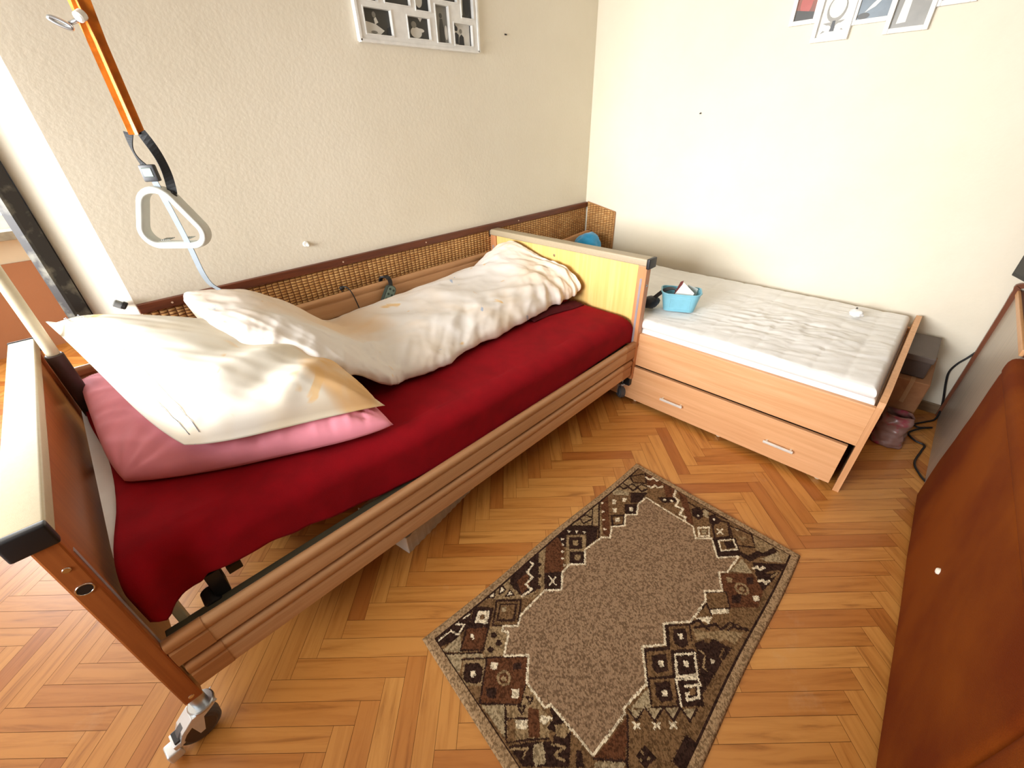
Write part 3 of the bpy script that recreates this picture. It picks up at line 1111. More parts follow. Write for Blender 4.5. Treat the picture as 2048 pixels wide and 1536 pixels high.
# ------------------------------------------------------------------ pillows
def pillow(name, mat, corners, th, label, cat, seed, sag, flange=0.0, pinch=0.07, power=0.46, wr=1.0, parent=None, floor_z=None, mods=None, bulge=0.0, dye=None, arch=0.0, rnd=0.0):
    c00, c10, c11, c01 = [Vector(c) for c in corners]
    N_ = 90
    def base(u, v):
        return (c00 * (1 - u) * (1 - v) + c10 * u * (1 - v) + c11 * u * v + c01 * (1 - u) * v)
    nrm = ((c10 - c00).cross(c01 - c00)).normalized()
    if nrm.z < 0:
        nrm = -nrm
    ctr = base(0.5, 0.5)
    def surf(s):
        def f(u, v):
            a, b = 2 * u - 1, 2 * v - 1
            f_ = flange
            aa, bb = min(1, abs(a) / (1 - f_)), min(1, abs(b) / (1 - f_))
            prof = max(0.0, (1 - aa ** 3) * (1 - bb ** 3)) ** power
            # sides pulled in between the corners
            uu = 0.5 + (u - 0.5) * (1 - pinch * (1 - b * b))
            vv = 0.5 + (v - 0.5) * (1 - pinch * (1 - a * a))
            rc0 = rnd * max(0.0, 1 - 2.2 * u) * max(0.0, 1 - 2.2 * v)
            uu += rc0 * (1 - u * 2) ** 2 * (1 - v * 2) ** 2
            vv += rc0 * (1 - u * 2) ** 2 * (1 - v * 2) ** 2 * 0.8
            vv -= bulge * (1 - a ** 4) * (1 - v) ** 2
            p = base(uu, vv)
            h = th * prof
            if s < 0:
                h = sag * prof
            d = 0.0
            edge = max(abs(a), abs(b))
            # radial creases from corners plus soft wrinkles
            cr = abs(a * b) ** 1.5
            ang = math.atan2(b - math.copysign(1, b), a - math.copysign(1, a))
            d += wr * 0.010 * cr * math.sin(ang * 17 + seed) * (1 - edge ** 10)
            d += wr * 0.006 * fbm((u * 3 + seed, v * 3, seed * 1.7)) * prof
            d += wr * 0.0045 * ridge((u * 2.2 + seed, v * 7 + u * 4, seed)) * prof * (0.35 + edge ** 2)
            if mods:
                d += mods(u, v, s)
            d *= min(1.0, prof * 3.0)
            q = p + nrm * (s * (h + 0.0016 * (edge < 0.999)) + d * (1 if s > 0 else 0.4))
            q.z += arch * (1 - a ** 4) * (1 - v) ** 3
            if floor_z is not None and s < 0:
                q.z = max(q.z, floor_z(q.x, q.y))
            return q
        return f
    bm = BM()
    if dye:
        bm.verts.layers.float.new('print')
    A = grid(bm, surf(1), N_, N_)
    B = grid(bm, surf(-1), N_, N_)
    if dye:
        pl = bm.verts.layers.float['print']
        for G in (A, B):
            for i, row in enumerate(G):
                for j, v in enumerate(row):
                    v[pl] = dye(i / N_, j / N_)
    bmesh.ops.remove_doubles(bm, verts=bm.verts, dist=0.0002)
    bmesh.ops.smooth_vert(bm, verts=bm.verts, factor=0.4, use_axis_x=True, use_axis_y=True, use_axis_z=True)
    o = obj(name, bm, mat, parent, smooth=True)
    if parent is None:
        tag(o, label, cat)
    return o, base, surf

def pmods(u, v, s):
    if s < 0:
        return 0.0
    d = 0.0
    for c, a, w, sl in ((0.40, 0.008, 0.020, 0.5), (0.47, -0.010, 0.022, 0.5), (0.55, 0.008, 0.018, 0.7), (0.68, 0.006, 0.014, 0.6), (0.74, -0.007, 0.015, 0.5), (0.82, 0.006, 0.012, 0.4), (0.88, -0.006, 0.012, 0.3)):
        d += a * math.exp(-((u - c - sl * v * 0.6) / w) ** 2) * max(0, 1 - v / 0.38) * min(1, v / 0.04)
    return d
PK = [(-0.192, 1.300, 0.622), (0.468, 1.020, 0.596), (0.50, 1.72, 0.60), (-0.205, 1.98, 0.665)]
pillow('pillow', M_PINK, PK, 0.100, 'pink pillow lying on the red blanket under the white pillow', 'pillow', 2.3, 0.045, pinch=0.0, bulge=0.035, rnd=0.03, power=0.44, floor_z=lambda x, y: ztop(x) + 0.010, mods=pmods)
def wmods(u, v, s):
    # folds running down to the right-hand corner
    d = 0.0
    if s > 0:
        for k in range(4):
            c0 = 0.02 + 0.13 * k
            d += (0.013, -0.012, 0.012, -0.009)[k] * math.exp(-((v - c0 - (0.62 - 0.1 * k) * (u - 0.45)) / 0.045) ** 2) * min(1, max(0, (u - 0.2) / 0.3)) * max(0, 1 - u) ** 0.5 * 1.4
    return d
WP = [(-0.045, 1.190, 0.700), (0.478, 1.072, 0.640), (0.500, 1.74, 0.620), (-0.187, 1.972, 0.897)]
def pdye(u, v):
    n_ = fbm((u * 6, v * 6, 2.5))
    a = max(0.0, 1 - ((u - 0.86) / 0.24) ** 2 - ((v - 0.16) / 0.34) ** 2)
    return min(0.9, max(0.0, (a * 1.5 - 0.35 + 0.9 * n_) * 0.8)) if a > 0 else 0.0
wpil, wbase, wsurf = pillow('pillow', M_FLORP, WP, 0.150, 'large white floral pillow lying on top of the pink pillow', 'pillow', 5.1, 0.055, flange=0.04, pinch=0.02, power=0.50, bulge=0.030, arch=0.016, rnd=0.055, mods=wmods, dye=pdye)
for k, off in ((0, 0.060), (1, 0.105)):   # double stitched line along the open side
    f = wsurf(1)
    bm = BM()
    tube(bm, [f(off, 0.03 + 0.94 * i / 60) + Vector((0, 0, 0.0042)) for i in range(61)], 0.0009, 5)
    obj('stitching', bm, plain('grey_thread', (168, 176, 186), 0.8), wpil, smooth=True)

# ------------------------------------------------------------------ duvet, folded lengthwise along the far side of the bed
# stations: (far x, far z, near x, near y, near z, half thickness)
ST = [(0.185, 1.955, 0.858, 0.180, 1.56, 0.822, 0.012),
      (0.205, 1.955, 0.862, 0.190, 1.50, 0.822, 0.040),
      (0.290, 1.955, 0.838, 0.230, 1.42, 0.812, 0.058),
      (0.405, 1.955, 0.805, 0.300, 1.36, 0.792, 0.062),
      (0.490, 1.955, 0.745, 0.385, 1.29, 0.755, 0.060),
      (0.580, 1.955, 0.660, 0.475, 1.25, 0.700, 0.056),
      (0.670, 1.955, 0.585, 0.575, 1.24, 0.625, 0.050),
      (0.780, 1.955, 0.592, 0.660, 1.265, 0.590, 0.044),
      (0.950, 1.955, 0.598, 0.800, 1.25, 0.583, 0.044),
      (1.120, 1.950, 0.610, 0.960, 1.27, 0.582, 0.046),
      (1.280, 1.950, 0.618, 1.130, 1.30, 0.582, 0.050),
      (1.450, 1.950, 0.622, 1.320, 1.31, 0.580, 0.054),
      (1.600, 1.945, 0.640, 1.520, 1.32, 0.580, 0.058),
      (1.690, 1.925, 0.690, 1.650, 1.325, 0.585, 0.060),
      (1.765, 1.89, 0.745, 1.745, 1.325, 0.595, 0.052),
      (1.812, 1.85, 0.775, 1.805, 1.325, 0.620, 0.040),
      (1.828, 1.82, 0.790, 1.828, 1.330, 0.660, 0.008)]
def st(t):
    x = t * (len(ST) - 1)
    i = min(int(x), len(ST) - 2)
    f = x - i
    g = lambda k: ST[max(0, min(len(ST) - 1, k))]
    out = []
    for a, b, c, d in zip(g(i - 1), g(i), g(i + 1), g(i + 2)):
        out.append(0.5 * (2 * b + (c - a) * f + (2 * a - 5 * b + 4 * c - d) * f * f + (3 * b - a - 3 * c + d) * f ** 3))
    return out
def duvet(u, v):
    fx, fy, fz, nx, ny, nz, h = st(u)
    F, Nn = Vector((fx, fy, fz)), Vector((nx, ny, nz))
    a = 2 * PI * v
    ca, sa = math.cos(a), math.sin(a)
    w = math.copysign(abs(ca) ** 0.75, ca)
    hh = math.copysign(abs(sa) ** 0.62, sa)
    P = (F + Nn) / 2 + (F - Nn) / 2 * w
    up = Vector((0, 0, 1))
    L_ = u * 2.0
    q = (w + 1) / 2
    k = 1.0 if sa > 0 else 0.45
    # puffier toward the near roll, thin in the middle
    shape = 0.80 + 0.45 * math.exp(-((q - 0.22) / 0.22) ** 2) + 0.25 * math.exp(-((q - 0.8) / 0.2) ** 2)
    P = P + up * hh * h * shape * k
    if sa < -0.0:
        P.z = max(P.z, ztop(P.x) + 0.016) if u > 0.36 else P.z
    # wrinkles: diagonal ridges gathering on the near side, fine ones near both ends
    n_ = 0.0
    amp = min(1.0, h / 0.03) * (0.55 + 0.45 * min(1, max(0, (u - 0.2) / 0.15)))
    if sa > -0.3:
        n_ += 0.016 * fbm((L_ * 1.8, q * 1.3, 2.0), 2)
        n_ += 0.0110 * ridge((L_ * 3.0 + q * 2.0, q * 1.6 - L_ * 0.8, 5.0), 3)
        near = max(0, 1 - q * 1.7)
        n_ += near * 0.0095 * ridge((L_ * 8.5 - q * 3.0, q * 2.2, 11.0), 3)
        n_ += 0.0050 * ridge((L_ * 6.0 + q * 5.0, q * 4.0 - L_ * 2.5, 21.0), 3)
        endg = max(0.0, (u - 0.72) / 0.28)
        n_ += endg * max(0, 1 - q * 1.3) * 0.010 * math.sin(L_ * 62 + q * 7 + 3 * noise.noise((L_ * 3, q * 2, 1)))
    nr = (up * sa + (Nn - F).normalized() * -ca * 0.8).normalized()
    return P + nr * n_ * amp
bm = BM()
pl = bm.verts.layers.float.new('print')
V = grid(bm, duvet, 300, 150, closed_v=True)
bm.faces.new(V[0])
bm.faces.new(V[-1][::-1])
for i, row in enumerate(V):
    for v in row:
        x, y, z = v.co
        a = max(0.0, 1 - ((x - 0.62) / 0.34) ** 2 - ((y - 1.72) / 0.26) ** 2)
        v[pl] = min(0.55, max(0.0, a * 0.5 + 0.25 * fbm((x * 5, y * 5, 1)) * (a > 0)))
bmesh.ops.smooth_vert(bm, verts=bm.verts, factor=0.3, use_axis_x=True, use_axis_y=True, use_axis_z=True)
tag(obj('duvet', bm, M_FLOR, None, smooth=True), 'crumpled white floral duvet folded lengthwise along the wall side of the bed', 'duvet')
# dark red cloth peeping out beneath the duvet foot
bm = BM()
def rc(u, v):
    x = 1.44 + u * 0.36
    y = 1.262 + v * 0.10 + 0.012 * math.sin(u * 5) + 0.03 * (1 - u)
    return Vector((x, y, ztop(x) + 0.014 + 0.018 * math.sin(PI * v) * (0.4 + 0.6 * math.sin(PI * min(1, u * 1.1))) + 0.004 * fbm((u * 6, v * 4, 3))))
grid(bm, rc, 40, 16)
o = obj('folded_cloth', bm, cloth('burgundy_cloth', (78, 16, 22), 0.1, sheen=0.0), None, smooth=True)
md = o.modifiers.new('thickness', 'SOLIDIFY')
md.thickness = 0.004
tag(o, 'small burgundy cloth half tucked under the foot end of the duvet', 'cloth')

# ------------------------------------------------------------------ hand control and cable on the far rail
rc_ = thing('bed_remote', 'grey hand control with round buttons hooked over the far side rail', 'remote control', (1.03, 1.955, 0.60))
th = math.radians(-17)
def RW(a, b, d):   # a across, b along (down), d outwards to the room
    o_ = Vector((1.055, 1.966, 0.690))
    ax = Vector((math.cos(th), 0, math.sin(th) * -1)) * 1.0
    dn = Vector((-0.62, -0.10, -0.80)).normalized()
    ax = Vector((0.80, 0.0, -0.62)).normalized()
    ot = dn.cross(ax).normalized()
    if ot.y > 0:
        ot = -ot
    return o_ + ax * a + dn * b + ot * d
def slab(bm, a0, a1, b0, b1, r, d0, d1):
    pl = rounded(a0, a1, b0, b1, r)
    A = [bm.verts.new(RW(p, q, d0)) for p, q in pl]
    B = [bm.verts.new(RW(p, q, d1)) for p, q in pl]
    bm.faces.new(A[::-1])
    bm.faces.new(B)
    for i in range(len(pl)):
        bm.faces.new((A[i], A[(i + 1) % len(pl)], B[(i + 1) % len(pl)], B[i]))
bm = BM()
slab(bm, -0.027, 0.027, 0.0, 0.165, 0.022, 0.0, 0.022)
obj('case', bm, plain('dark_green_case', (52, 64, 58), 0.45), rc_, smooth=True, angle=40)
bm = BM()
slab(bm, -0.023, 0.023, 0.004, 0.160, 0.019, 0.022, 0.0235)
obj('keypad', bm, plain('sage_keypad', (112, 132, 122), 0.5), rc_)
for i in range(5):
    for s in (-1, 1):
        bm = BM()
        c = RW(s * 0.011, 0.022 + i * 0.027, 0.0245)
        cyl(bm, c, RW(0, 0, 1) - RW(0, 0, 0), 0.0062, 0.002, 14)
        obj('button', bm, plain('button_dark', (48, 62, 56), 0.5), rc_)
bm = BM()
tube(bm, smooth_path([RW(0, 0.010, 0.006), (1.056, 1.966, 0.712), (1.050, 1.975, 0.732), (1.038, 1.995, 0.736), (1.030, 2.012, 0.722), (1.028, 2.014, 0.70)], 6), None, flat=(0.020, 0.008, (1, 0, 0)))
obj('hook', bm, M_BLACK, rc_)
bm = BM()
tube(bm, smooth_path([(0.815, 2.013, 0.700), (0.812, 2.012, 0.728), (0.824, 1.995, 0.738), (0.836, 1.974, 0.722), (0.848, 1.968, 0.680), (0.858, 1.964, 0.62), (0.862, 1.955, 0.575), (0.87, 1.948, 0.556)], 8), 0.0028, 10)
cyl(bm, (0.815, 2.010, 0.730), (1, 0, 0), 0.010, 0.022, 14, 0.003)
tag(obj('control_cable', bm, M_BLACK, smooth=True, angle=50), 'thin black cable looped over the far side rail left of the hand control', 'cable')

# ------------------------------------------------------------------ trapeze handle on its strap
tz = thing('trapeze_handle', 'white triangular grab handle hanging on an orange and black strap over the pillow', 'grab handle', (0.195, 1.45, 1.0))
M_OR = plain('amber_strap', (206, 118, 36), 0.28, 0, 0.1, 300, 0.22)
cx, cy = 0.193, 1.452
side = Vector((0.80, -0.60, 0))
bm = BM()   # doubled glossy orange strap
fs = []
for s in (-1, 1):
    P, S = [], []
    for i in range(41):
        t = i / 40
        z = 2.262 - t * 0.862
        w = 0.018 * math.sin(PI * min(1, t * 1.25)) if t < 0.8 else 0.0
        tw = s * (0.9 * math.sin(PI * t * 0.9) + 0.25 * math.sin(7 * t))
        P.append(Vector((cx, cy, z)) + side * (s * (0.004 + w * 0.7)))
        S.append(Matrix.Rotation(tw, 3, 'Z') @ side)
    tube(bm, P, None, flat=(0.033, 0.0022, S))
obj('upper_strap', bm, M_OR, tz)
bm = BM()   # black webbing opening to both sides
for s in (-1, 1):
    P, S = [], []
    for i in range(17):
        t = i / 16
        zz = 1.405 - t * (0.085 if s < 0 else 0.135)
        bow = 0.012 * math.sin(PI * t)
        P.append(Vector((cx, cy, zz)) + side * (s * (0.014 + bow) + (0.010 * t if s < 0 else 0.012 * t)))
        S.append(Matrix.Rotation(s * 0.9 * math.sin(PI * t) , 3, 'Z') @ side)
    tube(bm, P, None, flat=(0.020 , 0.002, S))
obj('webbing', bm, M_BWEB, tz)
bm = BM()
box(bm, -0.017, 0.017, -0.008, 0.008, -0.019, 0.019, 0.004, 2, rot=Matrix.Rotation(math.atan2(side.y, side.x), 3, 'Z'))
for v in bm.verts:
    v.co += Vector((cx, cy, 1.318)) + side * -0.006
bk_ = obj('buckle', bm, M_BLACK, tz, smooth=True, angle=40)
bm = BM()
box(bm, -0.012, 0.012, -0.0095, 0.0095, -0.011, 0.011, 0.002, 1, rot=Matrix.Rotation(math.atan2(side.y, side.x), 3, 'Z'))
for v in bm.verts:
    v.co += Vector((cx, cy, 1.320)) + side * -0.006
obj('buckle_plate', bm, plain('grey_green_plate', (98, 108, 102), 0.4), bk_)
bm = BM()
cyl(bm, Vector((cx, cy, 1.268)) + side * 0.028, (0, 0, 1), 0.006, 0.014, 12, 0.002)
obj('strap_end', bm, M_BLACK, tz)
# handle: rounded triangle band, apex up, seen at an angle
hd = Vector((0.64, 0.77, 0)).normalized()   # normal of the handle plane
hs = Vector((0.79, -0.61, 0)).normalized()    # in-plane horizontal
hc = Vector((cx - 0.002, cy, 1.216))
tri = []
cor = [((-0.096, -0.066), 0.036), ((0.092, -0.076), 0.032), ((-0.014, 0.118), 0.042)]
for k, ((a, b), r) in enumerate(cor):
    p0, p1 = Vector(cor[k - 1][0]), Vector(cor[(k + 1) % 3][0])
    c = Vector((a, b))
    d0, d1 = (p0 - c).normalized(), (p1 - c).normalized()
    m_ = (d0 + d1).normalized()
    ang = d0.angle(d1) / 2
    cc = c + m_ * (r / math.sin(ang))
    a0 = math.atan2(*(c + d0 * (r / math.tan(ang)) - cc).yx)
    a1 = math.atan2(*(c + d1 * (r / math.tan(ang)) - cc).yx)
    while a1 < a0:
        a1 += 2 * PI
    for i in range(11):
        q = a0 + (a1 - a0) * i / 10
        tri.append((cc.x + r * math.cos(q), cc.y + r * math.sin(q)))
tri = [hc + hs * a + Vector((0, 0, b)) for a, b in tri]
P = []
for i in range(len(tri)):
    a, b = tri[i], tri[(i + 1) % len(tri)]
    n = max(1, int((b - a).length / 0.008))
    P += [a.lerp(b, j / n) for j in range(n)]
bm = BM()   # D-shaped band: wide across, thin in plane
rings = []
n = len(P)
for i, p in enumerate(P):
    t = (P[(i + 1) % n] - P[i - 1]).normalized()
    o_ = t.cross(hd).normalized()
    ring = []
    for j in range(16):
        a = 2 * PI * j / 16
        ca, sa = math.cos(a), math.sin(a)
        ring.append(bm.verts.new(p + hd * (0.019 * math.copysign(abs(ca) ** 0.5, ca)) + o_ * (0.0085 * math.copysign(abs(sa) ** 0.6, sa))))
    rings.append(ring)
for i in range(n):
    for j in range(16):
        bm.faces.new((rings[i][j], rings[i][(j + 1) % 16], rings[(i + 1) % n][(j + 1) % 16], rings[(i + 1) % n][j]))
hn = obj('handle_grip', bm, M_HANDLE, tz, smooth=True)
for s in (-1, 1):
    bm = BM()
    for k in range(5):
        c = hc + hs * (0.026 * s - 0.004 + 0.0045 * (k - 2)) + Vector((0, 0, -0.0550))
        tube(bm, [c - hd * 0.013, c + hd * 0.013], 0.0011, 6)
    obj('grip_ribs', bm, plain('rib_grey', (140, 144, 138), 0.5), hn)
bm = BM()
P = smooth_path([Vector((cx - 0.003, cy, 1.300)), Vector((cx + 0.000, cy - 0.022, 1.24)), Vector((cx + 0.004, cy - 0.024, 1.19)), Vector((cx + 0.008, cy - 0.022, 1.13)), Vector((cx + 0.012, cy - 0.008, 1.07)), Vector((cx + 0.022, cy + 0.012, 1.028)), Vector((cx + 0.040, cy + 0.02, 1.002))], 8)
tube(bm, P, None, flat=(0.015, 0.0022, (0.7, -0.7, 0)))
obj('strap_tail', bm, M_GREY, tz)
bm = BM()   # adjusting clip at the top
c = Vector((0.152, 1.452, 1.600))
tube(bm, [c + Vector((math.cos(a) * 0.015 - 0.002, -math.cos(a) * 0.006, math.sin(a) * 0.005 + math.cos(a) * -0.008)) for a in [2 * PI * i / 20 for i in range(20)]], 0.0036, 10, closed=True)
tube(bm, [c + Vector((0.012, 0, 0.0)), Vector((0.192, 1.440, 1.612))], 0.004, 8)
obj('steel_hook', bm, M_STEEL, tz, smooth=True)
bm = BM()
cyl(bm, (0.185, 1.432, 1.612), (0.6, 0.5, 0.4), 0.010, 0.020, 16, 0.003)
obj('clear_stopper', bm, plain('clear_white_plastic', (228, 228, 222), 0.15), tz, smooth=True, angle=40)

# ------------------------------------------------------------------ daybed with drawer along the right wall
XF = 1.875
tb = thing('storage_bed', 'light beech single bed with a long pull-out drawer along the right wall', 'bed', (2.35, 0.97, 0))
def end_panel(y0, y1, top_front, top_back):
    bm = BM()
    pl = [(XF, 0.0), (2.862, 0.0), (2.862, top_back - 0.03), (2.835, top_back), (2.79, top_back), (XF + 0.10, top_front + 0.02), (XF + 0.012, top_front), (XF, top_front - 0.02)]
    prism(bm, pl, 'y', y0, y1)
    return obj('end_panel', bm, M_TRUNDZ, tb)
end_panel(-0.088, -0.066, 0.462, 0.512)
end_panel(1.965, 1.987, 0.60, 0.665)
bm = BM()
box(bm, XF, XF + 0.020, -0.066, 1.965, 0.250, 0.437, 0.0015)
obj('front_panel', bm, M_TRUND, tb)
bm = BM()
box(bm, 2.835, 2.855, -0.066, 1.965, 0.10, 0.44, 0.001)
obj('back_panel', bm, M_TRUND, tb)
bm = BM()
box(bm, XF + 0.02, 2.835, -0.066, 1.965, 0.395, 0.411)
obj('base_board', bm, M_TRUND, tb)
bm = BM()
box(bm, XF - 0.004, XF + 0.016, -0.044, 1.90, 0.028, 0.236, 0.0015)
dr = obj('drawer', bm, M_TRUND, tb)
bm = BM()
box(bm, XF + 0.016, 2.6, -0.030, -0.015, 0.04, 0.22)
box(bm, XF + 0.016, 2.6, 1.87, 1.885, 0.04, 0.22)
box(bm, XF + 0.016, 2.6, -0.015, 1.87, 0.04, 0.052)
obj('drawer_box', bm, plain('dark_interior_board', (60, 38, 24), 0.6), dr)
for y in (0.695, 0.178):
    bm = BM()
    box(bm, XF - 0.024, XF - 0.015, y - 0.062, y + 0.062, 0.109, 0.121, 0.002)
    for s in (-1, 1):
        box(bm, XF - 0.016, XF - 0.003, y + s * 0.050 - 0.004, y + s * 0.050 + 0.004, 0.1125, 0.1205)
    obj('handle', bm, plain('brushed_nickel', (228, 228, 220), 0.35, 0.35), dr)
for y in (0.0, 0.44, 0.92, 1.8):
    bm = BM()
    cyl(bm, (XF + 0.035, y, 0.014), (1, 0, 0), 0.014, 0.018, 16, 0.002)
    obj('drawer_wheel', bm, plain('nylon_wheel', (206, 196, 172), 0.5), dr, smooth=True, angle=40)

# lower foam and quilted topper
def slabmat(x0, x1, y0, y1, z0, fz, r, nx, ny, mat, name, label):
    bm = BM()
    def top(u, v):
        x, y = x0 + u * (x1 - x0), y0 + v * (y1 - y0)
        e = min(u * (x1 - x0), (1 - u) * (x1 - x0), v * (y1 - y0), (1 - v) * (y1 - y0))
        h = fz(x, y) - z0
        k = min(1, e / r)
        return x, y, z0 + h * 0.5, h * 0.5 * math.sqrt(max(0, 1 - (1 - k) ** 2))
    def T_(u, v):
        x, y, c, h = top(u, v)
        return Vector((x, y, c + h))
    def B_(u, v):
        x, y, c, h = top(u, v)
        return Vector((x, y, c - min(h, c - z0)))
    # denser sampling at the edges
    def w(t, L):
        e = r / L
        if t < 0.1: return (1 - math.cos(t / 0.1 * PI / 2)) * e
        if t > 0.9: return 1 - (1 - math.cos((1 - t) / 0.1 * PI / 2)) * e
        return e + (t - 0.1) / 0.8 * (1 - 2 * e)
    grid(bm, lambda u, v: T_(w(u, x1 - x0), w(v, y1 - y0)), nx, ny)
    grid(bm, lambda u, v: B_(w(u, x1 - x0), w(v, y1 - y0)), nx, ny)
    bmesh.ops.remove_doubles(bm, verts=bm.verts, dist=0.0006)
    o = obj(name, bm, mat, None, smooth=True)
    return tag(o, label, 'mattress')
slabmat(1.897, 2.825, -0.058, 1.955, 0.412, lambda x, y: 0.462, 0.018, 30, 40, M_TICK, 'foam_mattress', 'thin white lower mattress lying in the beech bed under the quilted one')
def quilt(x, y):
    z = 0.512
    # quilting channels across the bed, softened by wrinkles
    ch = abs(math.sin(PI * (y + 0.05) / 0.115))
    z -= 0.0035 * (1 - ch) ** 4
    ch2 = abs(math.sin(PI * (x - 1.90) / 0.23))
    z -= 0.0035 * (1 - ch2) ** 5
    k = math.exp(-((x - 2.30) / 0.34) ** 2 - ((y - 0.36) / 0.42) ** 2)
    k2 = 0.25 + k
    z += k2 * 0.0042 * ridge((x * 16 + y * 3, y * 5.5, 2.0), 2)
    z += k * 0.004 * ridge((x * 6, y * 11, 7.0), 2)
    z += 0.004 * fbm((x * 3, y * 3, 4))
    z += 0.014 * math.exp(-((y - 1.62) / 0.25) ** 2)
    e = min(abs(y + 0.05), 9)
    return z
tp = slabmat(1.885, 2.812, -0.050, 1.950, 0.458, quilt, 0.024, 150, 300, M_TICK, 'quilted_mattress', 'white quilted wrinkled mattress on top of the beech bed')
bm = BM()
tube(bm, [(1.890 + 0.004, -0.03 + i * 1.96 / 60, 0.487) for i in range(61)], 0.0035, 8)
obj('piping', bm, plain('piping_white', (226, 226, 224), 0.8), tp, smooth=True)

# small white knotted rag with a dark clip near the far edge
def crumple(bm, c, r, sq, seed, n=3):
    g = bmesh.ops.create_icosphere(bm, subdivisions=n, radius=1.0)
    for v in g['verts']:
        d = v.co.normalized()
        k = 1 + 0.35 * fbm(d * 1.8 + Vector((seed, 0, 0)))
        v.co = Vector(c) + Vector((d.x * r * k, d.y * r * k * sq[0], d.z * r * k * sq[1]))
bm = BM()
crumple(bm, (2.60, 0.155, 0.537), 0.030, (1.0, 0.55), 3)
rg = tag(obj('knotted_rag', bm, cloth('white_rag', (240, 240, 238), 0.03), smooth=True), 'small white bunched rag lying on the quilted mattress near the wall', 'rag')
bm = BM()
box(bm, 2.625, 2.66, 0.160, 0.168, 0.532, 0.548, 0.002)
obj('dark_tab', bm, M_BLACK, rg)

# ------------------------------------------------------------------ blue basket with papers, black pouch beside it
bc = Vector((2.135, 0.868, 0.518))
ang = math.radians(-64)
RZ = Matrix.Rotation(ang, 3, 'Z')
def BW(x, y, z):
    v = RZ @ Vector((x, y, 0))
    return Vector((bc.x + v.x, bc.y + v.y, bc.z + z))
bk2 = thing('storage_basket', 'small light blue plastic basket holding papers on the white quilted mattress', 'basket', tuple(bc))
def shell(a0, b0, a1, b1, r0, r1, h, z0, n=8):
    return rounded(-a0, a0, -b0, b0, r0, n), rounded(-a1, a1, -b1, b1, r1, n)
lo, hi = shell(0.078, 0.050, 0.098, 0.066, 0.030, 0.036, 0.095, 0)
lo2, hi2 = shell(0.075, 0.047, 0.0945, 0.0625, 0.028, 0.033, 0.095, 0)
bm = BM()
levels = [(0.0, 0.0, lo, lo), (0.0, 1, lo, hi)]
def ringv(a, b, t, z):
    return [bm.verts.new(BW(p[0] + (q[0] - p[0]) * t, p[1] + (q[1] - p[1]) * t, z)) for p, q in zip(a, b)]
R0 = ringv(lo, hi, 0, 0.0)
R1 = ringv(lo, hi, 0.5, 0.05)
R2 = ringv(lo, hi, 1.0, 0.098)
R3 = ringv(lo2, hi2, 1.0, 0.098)
R4 = ringv(lo2, hi2, 0.0, 0.004)
for A, B in ((R0, R1), (R1, R2), (R2, R3), (R3, R4)):
    n = len(A)
    for i in range(n):
        bm.faces.new((A[i], A[(i + 1) % n], B[(i + 1) % n], B[i]))
bm.faces.new(R0[::-1])
bm.faces.new(R4)
M_BASK = plain('light_blue_plastic', (124, 184, 202), 0.3)
obj('tub', bm, M_BASK, bk2, smooth=True, angle=40)
bm = BM()
rim = [BW(p[0] * 1.01, p[1] * 1.01, 0.097 + 0.006 * (abs(p[0]) / 0.098) ** 4) for p in hi]
tube(bm, rim, 0.0038, 8, closed=True)
obj('rim', bm, M_BASK, bk2, smooth=True)
bm = BM()
for zt in (0.02, 0.075):
    tube(bm, [BW(-0.05 + 0.1 * i / 4, -(0.050 + 0.016 * zt / 0.098) - 0.001, zt) for i in range(5)], 0.001, 6)
for s in (-1, 1):
    tube(bm, [BW(s * 0.05, -(0.050 + 0.016 * z / 0.098) - 0.001, z) for z in (0.02, 0.045, 0.075)], 0.001, 6)
obj('label_frame', bm, plain('pale_blue_ridge', (150, 206, 222), 0.3), bk2)

def sheet(name, pts, mat, label, cat, th=0.0012, marks=None):
    bm = BM()
    A = [bm.verts.new(p) for p in pts]
    nrm = (pts[1] - pts[0]).cross(pts[2] - pts[0]).normalized() * th
    B = [bm.verts.new(p + nrm) for p in pts]
    bm.faces.new(A[::-1])
    bm.faces.new(B)
    n = len(pts)
    for i in range(n):
        bm.faces.new((A[i], A[(i + 1) % n], B[(i + 1) % n], B[i]))
    o = tag(obj(name, bm, mat), label, cat)
    return o
M_PAPER = plain('white_paper', (240, 240, 236), 0.7)
sheet('leaflet', [BW(-0.035, -0.022, 0.045), BW(0.052, -0.030, 0.045), BW(0.062, -0.020, 0.098), BW(0.005, 0.005, 0.142), BW(-0.030, -0.012, 0.085)], M_PAPER,
      'white folded leaflet sticking up in the blue basket', 'leaflet')
sheet('booklet', [BW(-0.050, -0.010, 0.040), BW(-0.020, -0.005, 0.040), BW(0.002, 0.012, 0.150), BW(-0.012, 0.006, 0.146)], plain('maroon_card', (122, 62, 58), 0.5),
      'narrow maroon booklet standing behind the leaflet in the blue basket', 'booklet', 0.004)
sheet('card', [BW(0.030, 0.010, 0.050), BW(0.075, 0.022, 0.050), BW(0.082, 0.036, 0.105), BW(0.028, 0.022, 0.128)], plain('grey_card', (190, 196, 190), 0.5),
      'pale grey card at the right side of the blue basket', 'card', 0.002)
bm = BM()
for i in range(3):
    a = BW(0.018 + i * 0.010, -0.0285 + 0.0008 * i, 0.066)
    tube(bm, [a, a + Vector((0, 0, 0.010)), a + Vector((0.003, 0, 0.004))], 0.0012, 6)
tag(obj('pen_clip', bm, M_BLACK), 'tiny black clip on the edge of the white leaflet in the basket', 'clip')
bm = BM()
g = bmesh.ops.create_icosphere(bm, subdivisions=3, radius=1.0)
